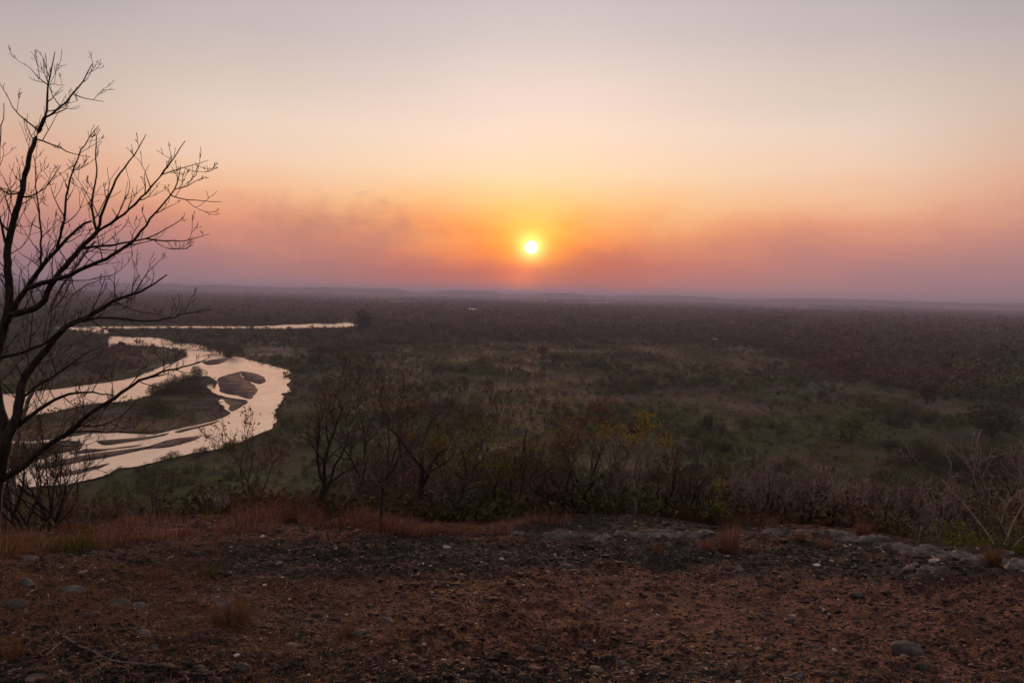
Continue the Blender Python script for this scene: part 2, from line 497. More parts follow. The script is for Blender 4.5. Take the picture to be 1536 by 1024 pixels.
river_px = c2p([(150, 235), (215, 222), (255, 222), (330, 224), (390, 232), (402, 246), (392, 254), (480, 259), (560, 261), (610, 268), (650, 282), (720, 284), (770, 297), (815, 318), (832, 334),
    (872, 332), (930, 348), (1000, 364), (1052, 380), (1060, 390), (1042, 402), (1062, 411), (1048, 436), (1056, 460), (1032, 467), (1042, 490), (1020, 505),
    (1015, 540), (1000, 572), (980, 600), (930, 620), (860, 650), (800, 668), (700, 690), (620, 706), (560, 722), (500, 735), (430, 744), (380, 768), (330, 782),
    (250, 802), (160, 806), (80, 815), (0, 838), (-120, 868), (-320, 930), (-900, 1000), (-1000, 560), (-500, 520), (-200, 500), (-50, 478), (20, 470), (90, 461), (200, 452), (300, 437), (400, 425), (500, 405), (550, 385),
    (600, 365), (645, 349), (684, 327), (660, 309), (600, 296), (520, 291), (450, 285), (418, 286), (396, 298), (392, 285), (396, 262), (380, 246), (300, 243), (240, 236)])
RIVER = rough_poly(river_px, 1)
bars = [  # name, outline, grassiness
  ('I1', [(752, 402), (700, 410), (640, 433), (600, 448), (560, 468), (500, 488), (420, 500), (330, 505), (200, 535), (60, 560), (-60, 590), (-100, 640), (40, 640), (120, 640), (200, 632), (280, 622), (330, 612),
          (420, 611), (560, 616), (650, 597), (740, 577), (800, 561), (842, 540), (818, 520), (800, 494), (815, 486), (835, 505), (850, 533), (900, 505), (905, 494), (850, 484), (788, 470), (768, 448), (756, 432), (778, 436), (790, 446), (792, 425), (780, 412)], .55),
  ('S2', [(796, 410), (870, 387), (884, 402), (912, 420), (940, 450), (935, 470), (912, 486), (850, 470), (806, 461), (800, 440)], 0),
  ('S3', [(880, 385), (922, 390), (965, 405), (971, 420), (950, 432), (905, 420), (885, 402)], 0),
  ('S4', [(130, 745), (165, 722), (250, 705), (330, 690), (420, 678), (500, 668), (560, 661), (545, 670), (470, 684), (400, 702), (300, 718), (200, 740)], .25),
  ('S9', [(262, 690), (310, 672), (380, 672), (450, 664), (520, 655), (500, 662), (420, 672), (340, 684)], 0),
  ('S10', [(575, 652), (610, 640), (660, 630), (735, 624), (712, 638), (680, 648), (630, 662), (585, 668), (520, 672)], 0),
  ('S5', [(350, 642), (430, 636), (500, 630), (560, 624), (620, 612), (600, 622), (540, 634), (470, 645), (400, 657), (365, 655)], .3),
  ('S11', [(640, 606), (700, 592), (752, 580), (806, 566), (786, 577), (742, 590), (690, 602), (655, 611)], .0),
  ('S6', [(740, 350), (780, 341), (836, 338), (808, 356), (760, 362)], 0),
  ('S7', [(-150, 700), (0, 655), (120, 652), (250, 640), (300, 650), (285, 672), (200, 690), (60, 735), (-60, 770)], .6),
  ('S8', [(180, 765), (260, 752), (340, 735), (400, 724), (360, 742), (280, 762), (200, 778)], 0),
]
BARS = [(n, rough_poly(c2p(p), 10 + i, .5), gr) for i, (n, p, gr) in enumerate(bars)]
far_px = [(120, 491), (180, 490), (262, 489.6), (330, 490), (395, 489.5), (425, 487.5), (455, 487), (470, 485.2), (500, 485.5), (520, 484), (541, 487), (534, 491), (480, 492), (430, 494), (360, 493), (262, 492.5), (150, 494)]
FAR_W = [rough_poly(far_px, 31, 2.0, 3),
         rough_poly([(550, 468.6), (575, 467.8), (604, 468.8), (600, 470.4), (560, 470.2)], 32, 1, 2),
         rough_poly([(666, 463.2), (700, 462.4), (742, 464.8), (740, 467.2), (700, 466.2), (672, 465)], 33, 1, 2),
         rough_poly([(676, 458.2), (706, 458.6), (704, 459.6), (680, 459.2)], 34, 1, 2)]

def inside(poly, X, Y):
    c = np.zeros(np.shape(X), bool); n = len(poly)
    xmin, ymin = poly.min(0); xmax, ymax = poly.max(0)
    sel = (X > xmin) & (X < xmax) & (Y > ymin) & (Y < ymax)
    xs, ys = X[sel], Y[sel]; cc = np.zeros(xs.shape, bool)
    for i in range(n):
        x1, y1 = poly[i]; x2, y2 = poly[i - 1]
        k = ((y1 > ys) != (y2 > ys)) & (xs < (x2 - x1) * (ys - y1) / (y2 - y1 + 1e-12) + x1)
        cc ^= k
    c[sel] = cc
    return c

def in_water(X, Y):
    w = inside(RIVER, X, Y)
    for f in FAR_W: w |= inside(f, X, Y)
    return w

def blob(px, py, cx, cy, rx, ry, n=0):
    """soft ellipse in view angles, for placing land cover"""
    return np.clip(1.35 - np.hypot((px - cx) / rx, (py - cy) / ry) + n, 0, 1)

az = np.radians(np.concatenate([np.arange(-180, -60, 4), np.arange(-60, -38, .5), np.arange(-38, 38, .135), np.arange(38, 60, .5), np.arange(60, 180.1, 4)]))
rr = np.concatenate([np.geomspace(.3, 1.6, 12)[:-1], np.exp(np.arange(math.log(1.6), math.log(13), .0052)), np.exp(np.arange(math.log(13), math.log(200), .014)),
                     np.exp(np.arange(math.log(200), math.log(31000), .016))])
A, RR = np.meshgrid(az, rr)
X = RR * np.sin(A); Y = RR * np.cos(A)
Z = H(X, Y)
V = np.stack([X, Y, Z], -1).reshape(-1, 3)
nr, na = X.shape
i = np.arange(nr - 1)[:, None] * na; j = np.arange(na - 1)[None]
Q = np.stack([i + j, i + j + 1, i + na + j + 1, i + na + j], -1).reshape(-1, 4)
Q = Q[:, ::-1]
x, y = V[:, 0], V[:, 1]; r = np.hypot(x, y)
yc = np.interp(x, CRX, CRY); dcr = y - yc
ppx, ppy = to_px(V)
front = y > 1
nz = fbm(x * .9, y * .9, 61, 3) - .5
ash = np.where(front & (r < 16), np.maximum.reduce([
    blob(ppx, ppy, 560, 835, 420, 34, nz), blob(ppx, ppy, 950, 812, 220, 42, nz), blob(ppx, ppy, 1330, 840, 330, 38, nz), .8 * blob(ppx, ppy, 150, 990, 330, 55, nz),
    .6 * blob(ppx, ppy, 620, 1010, 700, 30, nz)]), .2)
slope = sm(.2, 2.2, dcr)
plainm = sm(95, 125, r) * (y > 0) + (r > 250)
plainm = np.clip(plainm, 0, 1)
nb = fbm(x / 40, y / 40, 66, 3) - .5
sand = np.where(front & (r > 150), np.maximum.reduce([blob(ppx, ppy, 395, 528, 75, 22, nb), .7 * blob(ppx, ppy, 230, 540, 70, 22, nb), .6 * blob(ppx, ppy, 470, 512, 60, 10, nb)]), 0)
green = np.where(front & (r > 90), np.maximum.reduce([blob(ppx, ppy, 320, 720, 190, 45, nb), .6 * blob(ppx, ppy, 560, 620, 160, 70, nb), .85 * sm(.47, .58, fbm(x / 60, y / 45, 67, 4)) * blob(ppx, ppy, 1000, 610, 620, 110, nb), .5 * blob(ppx, ppy, 330, 480, 260, 14, nb)]), 0)
far = sm(900, 2600, r)
gm = np_mesh('ground', V, Q, 'ground', {'ash': ('POINT', ash), 'slope': ('POINT', slope), 'plain': ('POINT', plainm), 'sand': ('POINT', np.clip(sand, 0, 1)),
     'green': ('POINT', np.clip(green, 0, 1)), 'farness': ('POINT', far)}, smooth=True, k=4)
ground = link('ground', gm); tag(ground, kind='structure')

# water and bars
def poly_sheet(name, poly, z, mat, thick=0.0, edge=None, green=None):
    tri = tessellate_polygon([[Vector((p[0], p[1], 0)) for p in poly]])
    n = len(poly)
    V = np.column_stack([poly, np.full(n, z)])
    T = np.array([t for t in tri])
    # make all faces look up
    a, b, c = V[T[:, 0]], V[T[:, 1]], V[T[:, 2]]
    up = np.cross(b - a, c - a)[:, 2] < 0
    T[up] = T[up][:, ::-1]
    if thick:
        cen = poly.mean(0)
        V = np.concatenate([V, np.column_stack([poly, np.full(n, z - thick)])])
        i = np.arange(n); j = (i + 1) % n
        T = np.concatenate([T, np.stack([i, j, j + n], -1), np.stack([i, j + n, i + n], -1)])
    at_ = {'green': ('POINT', np.full(len(V), green))} if green is not None else None
    return np_mesh(name, V, T, mat, at_)

def merge_meshes(name, ms, mat):
    bm = bmesh.new()
    for q in ms: bm.from_mesh(q)
    me = bpy.data.meshes.new(name); bm.to_mesh(me); bm.free(); me.materials.append(M[mat]); return me

WZ = .42
tag(link('river', poly_sheet('river', RIVER, WZ, 'water')), 'pale winding river reflecting the dusk sky', kind='structure')
for f in FAR_W:
    tag(link('river', poly_sheet('river', f, WZ, 'water')), kind='structure')
for n, p, gr in BARS:
    tag(link('sandbar', poly_sheet('sandbar', p, WZ + (.08 if gr < .5 else .16), 'bar', .4, green=gr)), kind='structure')

# ------------------------------------------------------------------ haze
hz = bpy.data.materials.new('haze_air'); hz.use_nodes = True; hz.node_tree.nodes.clear()
ho = hz.node_tree.nodes.new('ShaderNodeOutputMaterial')
pv = hz.node_tree.nodes.new('ShaderNodeVolumePrincipled')
pv.inputs['Color'].default_value = (.66, .66, .98, 1); pv.inputs['Density'].default_value = 1.3e-4; pv.inputs['Anisotropy'].default_value = .15
hz.node_tree.links.new(pv.outputs[0], ho.inputs['Volume'])
zmin, zmax = float(Z.min()) - 1, max(float(Z.max()) + 12, 62.0)
W_ = 31500
hv = np.array([[sx * W_, sy * W_, z] for z in (zmin, zmax) for sx, sy in ((-1, -1), (1, -1), (1, 1), (-1, 1))])
hq = np.array([[3, 2, 1, 0], [4, 5, 6, 7], [0, 1, 5, 4], [1, 2, 6, 5], [2, 3, 7, 6], [3, 0, 4, 7]])
tag(link('haze', np_mesh('haze', hv, hq, hz, k=4)), kind='stuff')

# ------------------------------------------------------------------ scrub and forest on the plain
def cover(px, py, r, n1, n2, n3):
    """how wooded the plain is there (0..1) and how tall it grows (m)"""
    xb = np.array([1000, 1090, 1180, 1350, 1450, 1600]); yb = np.array([495, 505, 535, 590, 603, 615])
    right = sm(12, -12, py - np.interp(px, xb, yb)) * (px > 1000) if False else (1 - sm(-12, 12, py - np.interp(px, xb, yb))) * (px > 1000)
    strip = (1 - sm(478, 496, py)) * sm(535, 548, px)
    mid = (1 - sm(500, 525, py)) * sm(540, 560, px) * .75
    leftf = (1 - sm(484, 488, py)) * (px < 545) * .9
    rv = .5 * (px < 560) * (py > 495)
    wood = np.maximum.reduce([right, strip, mid, leftf, rv])
    meadow = .95 * sm(.49, .57, n3 + .16 * (n1 - .5)) + .30
    dens = np.clip(np.maximum(wood * (.55 + .7 * n2), meadow), 0, 1)
    tall = 1.2 + 6.0 * np.clip(n3 - .40, 0, 1) * (.5 + n2) + wood * 5.5 * (.6 + .8 * n1)
    tall = np.where((px < 560) & (py > 495), 1.5 + 4.0 * n2, tall)
    tall = np.where((px < 560) & (py > 560), .7 + 2.0 * n2, tall)
    return dens, tall

def scatter(r0_, r1_, per, seed):
    rng = np.random.default_rng(seed)
    th = R(36.5); area = th * (r1_ ** 2 - r0_ ** 2)
    n = int(area / per)
    r = np.sqrt(rng.uniform(r0_ ** 2, r1_ ** 2, n)); a = rng.uniform(-th, th, n)
    x, y = r * np.sin(a), r * np.cos(a)
    z = H(x, y)
    px, py = to_px(np.stack([x, y, z], 1))
    n1 = fbm(x / 70, y / 110, 91, 3); n2 = fbm(x / 22, y / 30, 92, 3)
    n3 = fbm(x / 34, y / 42, 93, 4)
    d, t = cover(px, py, r, n1, n2, n3)
    t = t * np.where(rng.uniform(size=n) < .08, 1.6, 1.0)
    keep = rng.uniform(size=n) < d
    w = in_water(x, y)
    keep &= ~w
    # sand flats beside the river stay open
    sand = np.maximum.reduce([.9 * blob(px, py, 400, 528, 55, 12), .8 * blob(px, py, 230, 540, 45, 14)])
    keep &= ~(rng.uniform(size=n) < sand * 1.2)
    return x[keep], y[keep], z[keep], t[keep] * rng.uniform(.6, 1.35, keep.sum()), rng

def crowns(x, y, z, h, rng, K, wide=(.5, .9), leaf=.16):
    """clouds of leaf faces, a few lobes each"""
    n = len(x); wd = h * rng.uniform(*wide, n)
    lob = rng.normal(size=(n, 5, 3)) * np.array([.40, .40, .20])
    li = rng.integers(0, 5, (n, K))
    d = rng.normal(size=(n, K, 3)); d /= np.linalg.norm(d, axis=2, keepdims=True)
    rad = rng.uniform(.55, 1.0, (n, K, 1)) ** .5
    P = lob[np.arange(n)[:, None], li] + d * rad * .55
    P[..., 2] = P[..., 2] * .75 + .45
    P[..., 0] *= wd[:, None]; P[..., 1] *= wd[:, None]; P[..., 2] = np.maximum(P[..., 2], 0.04) * h[:, None]
    C = P + np.stack([x, y, z], 1)[:, None]
    size = (h[:, None] * rng.uniform(.6, 1.3, (n, K)) * leaf).ravel()
    V, T = leaf_geo(C.reshape(-1, 3), size, rng, d.reshape(-1, 3))
    tree = rng.uniform(size=n)
    var = np.clip(.78 * tree[:, None] + .22 * rng.uniform(size=(n, K)), 0, 1).ravel()
    return V, T, var

# prototypes of plain shrubs and trees
def plain_proto(seed, K, mat, wide, trunk=True):
    rng = np.random.default_rng(seed)
    V, T, var = crowns(np.zeros(1), np.zeros(1), np.array([.12 if trunk else 0.0]), np.ones(1), rng, K, wide, .042)
    c = np_mesh('crown', V, T, mat, {'var': ('FACE', var)})
    out = []
    for k in range(3):
        a = rng.uniform(0, 6.28)
        grow(rng, np.array([0, 0, -.05]), nrm(np.array([.35 * math.cos(a), .35 * math.sin(a), 1])), .55, .028, 1, out, nc=(2, 3), rmin=.006)
    t = tubes_mesh('trunk', [(p, r_) for p, r_, l in out], 'brown_bark')
    return t, c
PROTO = {'green': [plain_proto(200 + k, 1300, 'scrub', (.5, .8)) for k in range(6)],
         'dry': [plain_proto(220 + k, 900, 'scrub_dry', (.5, .75)) for k in range(3)],
         'tall': [plain_proto(240 + k, 1700, 'forest', (.34, .5)) for k in range(4)]}

def place_plain(kind, k, P, h, name, label, cat, group, parts=False, mat=None, wide=1.0):
    t, c = PROTO[kind][k % len(PROTO[kind])]
    root = link(name, None, loc=P); root.scale = (h * wide, h * wide, h); root.rotation_euler = (0, 0, (k * 2.399) % 6.283)
    root.empty_display_size = .2
    tag(root, label, cat, group)
    link('trunk', t, root)
    cr = link('crown', c, root)
    return root

xa, ya, za, ha, rg = scatter(118, 460, 17, 51)
pxa, pya = to_px(np.stack([xa, ya, za], 1))
app = ha / np.hypot(xa, ya)
vis = (pxa > 5) & (pxa < 1531) & (pya < 730) & ~((pxa < 330) & (pya > 700))
order = np.argsort(-(app * vis))
pick = order[:270]
rest = np.ones(len(xa), bool); rest[pick] = False
rp = np.random.default_rng(5)
for q, k in enumerate(pick):
    kind = 'dry' if rp.uniform() < .22 else ('tall' if ha[k] > 6.5 else 'green')
    lab = {'dry': 'brown leafless thorn shrub among the scrub on the valley floor', 'tall': 'dark round tree standing above the scrub of the valley floor',
           'green': 'dull green bush among the scrub on the valley floor'}[kind]
    place_plain(kind, q, (xa[k], ya[k], za[k] - .1), ha[k], {'dry': 'thorn_shrub', 'tall': 'savanna_tree', 'green': 'bush'}[kind], lab,
                {'dry': 'shrub', 'tall': 'tree', 'green': 'bush'}[kind], {'dry': 'brown shrubs of the valley floor', 'tall': 'trees of the valley floor', 'green': 'green bushes of the valley floor'}[kind])
parts = [crowns(xa[rest], ya[rest], za[rest], ha[rest], rg, 150, leaf=.085)]
tag(link('scrub', np_mesh('scrub', *merge(parts)[:2], 'scrub', {'var': ('FACE', merge(parts)[2])})), 'dull green and brown scrub over the valley floor', kind='stuff')
# low tussock cover so the meadow is never bare
rg = np.random.default_rng(52)
n = 95000; r_ = 115 * (1250 / 115) ** rg.uniform(0, 1, n); a_ = rg.uniform(-R(36), R(36), n)
xt, yt = r_ * np.sin(a_), r_ * np.cos(a_); zt = H(xt, yt); nn = fbm(xt / 18, yt / 26, 95, 3)
k = (nn > rg.uniform(.32, .6, n)) & ~in_water(xt, yt)
grow_s = np.clip(r_ / 420, .55, 2.2)[k]
xt, yt, zt = xt[k], yt[k], zt[k]
pm = crowns(xt, yt, zt, rg.uniform(.4, 1.5, len(xt)) * grow_s, rg, 20, (1.2, 3.2), .20)
tag(link('undergrowth', np_mesh('undergrowth', pm[0], pm[1], 'meadow', {'var': ('FACE', pm[2])})), 'low tussocks and herbs over the valley floor', kind='stuff')

# herbs and bushes on the grassy bars
isl = [p for n_, p, gr in BARS if gr > .5]; rg = np.random.default_rng(58); vx, vy, vh = [], [], []
for p in isl:
    mn_, mx_ = p.min(0), p.max(0); n = int(np.prod(mx_ - mn_) / 3.0); n = min(n, 9000)
    X_, Y_ = rg.uniform(mn_[0], mx_[0], n), rg.uniform(mn_[1], mx_[1], n); k = inside(p, X_, Y_) & (fbm(X_ / 7, Y_ / 12, 33, 3) > rg.uniform(.38, .6, n))
    q1, q2 = to_px(np.stack([X_, Y_, 0 * X_ + .6], 1)); k &= (q1 < 300 + 0 * q1) | (rg.uniform(size=n) < .12)
    vx.append(X_[k]); vy.append(Y_[k]); vh.append(rg.uniform(.3, 1.3, k.sum()) * (1 + 1.6 * (rg.uniform(size=k.sum()) < .08)))
vx, vy, vh = map(np.concatenate, (vx, vy, vh))
pm = crowns(vx, vy, np.full(len(vx), WZ + .2), vh, rg, 26, (.9, 1.8), .17)
tag(link('undergrowth', np_mesh('undergrowth', pm[0], pm[1], 'meadow', {'var': ('FACE', pm[2])})), 'green herbs and bushes on the river islands', kind='stuff')

fp = []
for (a0, a1, per, K, leaf) in ((460, 1250, 38, 88, .125), (1250, 3200, 260, 20, .25)):
    xb_, yb_, zb_, hb_, rb_ = scatter(a0, a1, per, int(a0))
    if a0 > 1000: hb_ = hb_ * 1.15
    fp.append(crowns(xb_, yb_, zb_, hb_, rb_, K, leaf=leaf, wide=(.45, .8) if a0 < 1000 else (.7, 1.3)))
rg = np.random.default_rng(77); n = 15000
r_ = np.exp(rg.uniform(math.log(3200), math.log(13500), n)); a_ = rg.uniform(-R(36), R(36), n)
xf, yf = r_ * np.sin(a_), r_ * np.cos(a_); zf = H(xf, yf)
k = (fbm(xf / 500, yf / 900, 98, 3) > rg.uniform(.25, .6, n)) & ~in_water(xf, yf)
fp.append(crowns(xf[k], yf[k], zf[k], rg.uniform(7, 14, k.sum()), rg, 14, (1.6, 3.5), .4))
V, T, A_ = merge(fp)
tag(link('forest', np_mesh('forest', V, T, 'forest', {'var': ('FACE', A_)})), 'dark woodland stretching away to the horizon', kind='stuff')

# singled-out trees and bushes on the plain: px, py of the foot, height px, kind, name, label, category, wide
isle = [(232 + 8.5 * k, 595 - 3.1 * k + (k * 7 % 5) - 2, 12 + (k * 5 % 7)) for k in range(9)]
for q, (a_, b_, h_) in enumerate(isle):
    P = plain(a_, b_, .6); dist = np.linalg.norm(P - CAM)
    place_plain('green', q, P - np.array([0, 0, .1]), h_ * dist / F_PX, 'bush', 'green bush in the hedge-like row along the far side of the river island', 'bush', 'bushes in the row on the river island', wide=1.25)
singles = [
    (546, 497, 26, 'tall', 'savanna_tree', 'dark round tree at the forest corner by the end of the far river reach', 'tree', 1.5),
    (1486, 655, 42, 'tall', 'savanna_tree', 'large dark bushy tree alone on the valley floor near the right edge', 'tree', 1.5),
    (1275, 660, 34, 'green', 'bush', 'wide dark bush on open ground below the right-hand forest', 'bush', 1.6),
    (880, 548, 18, 'green', 'bush', 'long dark clump of bushes in the middle of the plain', 'bush', 2.2),
    (835, 545, 16, 'green', 'bush', 'dark bush just left of the long clump in the middle plain', 'bush', 1.5),
    (815, 532, 14, 'tall', 'savanna_tree', 'small dark round tree in the brown meadow right of the centre', 'tree', 1.4),
    (1390, 605, 26, 'tall', 'savanna_tree', 'dark tree at the near edge of the right-hand forest', 'tree', 1.3),
        (292, 590, 18, 'green', 'bush', 'green bush at the pointed end of the river island', 'bush', 2.2),
    (245, 622, 22, 'green', 'bush', 'dark bush in the middle of the grassy river island', 'bush', 1.6),
    (215, 622, 18, 'green', 'bush', 'dark bush on the left part of the river island', 'bush', 1.8),
    (330, 530, 13, 'green', 'bush', 'dark bush on the bank above the pale bend of the river', 'bush', 2.2),
    (345, 536, 14, 'green', 'bush', 'rounded dark bush at the water on the outer bank above the bend', 'bush', 1.6),
    (262, 514, 11, 'green', 'bush', 'low dark bush along the upper river bank', 'bush', 2.6),
    (300, 522, 11, 'green', 'bush', 'spreading bush between the upper bank and the sand flat', 'bush', 2.6),
]
for q, (px_, py_, hp, kind, nm, lab, cat, wide) in enumerate(singles):
    P = plain(px_, py_, .3); dist = np.linalg.norm(P - CAM)
    P[2] = max(float(H(P[0], P[1])) - .05, .0)
    place_plain(kind, q, P, hp * dist / F_PX, nm, lab, cat, None, wide=wide)
# pale dead trunk and a hut far off
def dead_pole(px_, py_, hp, label):
    P = plain(px_, py_); d = np.linalg.norm(P - CAM); h = hp * d / F_PX
    P[2] = float(H(P[0], P[1])) - .1
    out = []; rng = np.random.default_rng(int(px_))
    grow(rng, P.copy(), np.array([0.03, 0, 1.]), h, h * .045, 1, out, nc=(3, 4), ratio=.3, wob=.05, rmin=.03)
    build_tree('dead_tree', out, P, label, 'tree', 'pale_bark', 'grey_bark', cut=.1)
dead_pole(1300, 562, 18, 'pale dead trunk standing in front of the right-hand forest')
dead_pole(1147, 497, 10, 'small pale dead trunk at the far edge of the forest')
def hut():
    P = plain(1072, 512); P[2] = float(H(P[0], P[1]))
    root = link('hut', None, loc=P); tag(root, 'tiny hut with a pale roof alone in the far scrub', 'hut')
    w, d, h = 3.2, 2.4, 2.2
    bm = bmesh.new(); bmesh.ops.create_cube(bm, size=1); bmesh.ops.scale(bm, vec=(2 * w, 2 * d, h), verts=bm.verts); bmesh.ops.translate(bm, vec=(0, 0, h / 2), verts=bm.verts)
    me = bpy.data.meshes.new('wall'); bm.to_mesh(me); bm.free(); me.materials.append(M['stone_brown']); link('wall', me, root)
    V = np.array([[-w - .4, -d - .4, h + .01], [w + .4, -d - .4, h + .01], [w + .4, d + .4, h + .01], [-w - .4, d + .4, h + .01], [-w - .4, 0, h + 1.5], [w + .4, 0, h + 1.5]])
    T = np.array([[0, 1, 5], [0, 5, 4], [2, 3, 4], [2, 4, 5], [0, 4, 3], [1, 2, 5], [0, 3, 2], [0, 2, 1]])
    link('roof', np_mesh('roof', V, T, 'stone_pale'), root)
    V = np.array([[-.5, 0, 0], [.5, 0, 0], [.5, 0, 1.9], [-.5, 0, 1.9], [-.5, .05, 0], [.5, .05, 0], [.5, .05, 1.9], [-.5, .05, 1.9]]) + [0, -d - .052, 0.01]
    T = np.array([[0, 1, 2], [0, 2, 3], [4, 6, 5], [4, 7, 6], [0, 3, 7], [0, 7, 4], [1, 5, 6], [1, 6, 2], [3, 2, 6], [3, 6, 7]])
    link('door', np_mesh('door', V, T, 'stone_dark'), root)
hut()

# ------------------------------------------------------------------ the big bare tree at the left
def traced_tree(name, label, limbs, basepx, Yb, seed, bmat, tmat, tw=1.0, cut=.012, lvl=2, dspread=.35, every=.16, tlen=(.15, .50)):
    """limbs: list of (points in photo px, r0 px, r1 px)"""
    rng = np.random.default_rng(seed)
    nodes_px, nodes_Y = [], []
    lines = []
    for li, (pts, ra, rb) in enumerate(limbs):
        pts = np.array(pts, float)
        if nodes_px:
            Np = np.array(nodes_px); k = np.argmin(np.hypot(*(Np - pts[0]).T)); Y0 = nodes_Y[k]
            if np.hypot(*(Np[k] - pts[0])) < 14: pts[0] = Np[k]
        else: Y0 = Yb
        seg = np.hypot(*np.diff(pts, axis=0).T); L = np.concatenate([[0], np.cumsum(seg)])
        n = max(4, int(L[-1] / 11)); s = np.linspace(0, L[-1], n)
        qx, qy = np.interp(s, L, pts[:, 0]), np.interp(s, L, pts[:, 1])
        # smooth corners and small natural kinks
        for _ in range(2):
            qx[1:-1] = (qx[:-2] + 2 * qx[1:-1] + qx[2:]) / 4; qy[1:-1] = (qy[:-2] + 2 * qy[1:-1] + qy[2:]) / 4
        qx[1:] += rng.normal(size=n - 1) * .7; qy[1:] += rng.normal(size=n - 1) * .7
        dd = rng.uniform(-1, 1) * dspread * L[-1] * Yb / F_PX if li else 0
        Ys = Y0 + dd * (s / L[-1]) + np.cumsum(rng.normal(size=n)) * .012
        Ys[0] = Y0
        W = np.array([at(a, b, c) for a, b, c in zip(qx, qy, Ys)])
        rad = np.interp(s, [0, L[-1]], [ra * .84, rb * .8]) * Yb / F_PX
        lines.append((W, rad, 9))
        nodes_px += list(np.stack([qx, qy], 1)); nodes_Y += list(Ys)
    out = list(lines)
    for W, rad, _ in lines:
        seg = np.linalg.norm(np.diff(W, axis=0), axis=1); L = np.concatenate([[0], np.cumsum(seg)])
        s = L[-1] * .12
        while s < L[-1] * .95:
            k = min(len(W) - 2, np.searchsorted(L, s) - 1); k = max(k, 0)
            f = (s - L[k]) / max(seg[k], 1e-6); p = W[k] + (W[k + 1] - W[k]) * f
            t = nrm(W[k + 1] - W[k]); rr_ = rad[k]
            if rr_ < .055:
                side = nrm(np.cross(t, rng.normal(size=3))); a = rng.uniform(.6, 1.15)
                d = nrm(t * math.cos(a) + side * math.sin(a) + np.array([0, 0, .15]))
                grow(rng, p, d, rng.uniform(*tlen) * tw * (1.15 - .65 * s / L[-1]) * min(1.0, .42 + rr_ / .035), min(rr_ * .6, .0058), lvl if rng.uniform() < .75 else 1, out, up=.10, wob=.11, nc=(2, 3), ratio=.62, ang=(.5, 1.0), rmin=.0021, taper=.4)
            s += rng.exponential(every) + .06
    base = at(basepx[0], basepx[1], Yb)
    build_tree(name, out, base, label, 'tree', bmat, tmat, cut=cut)

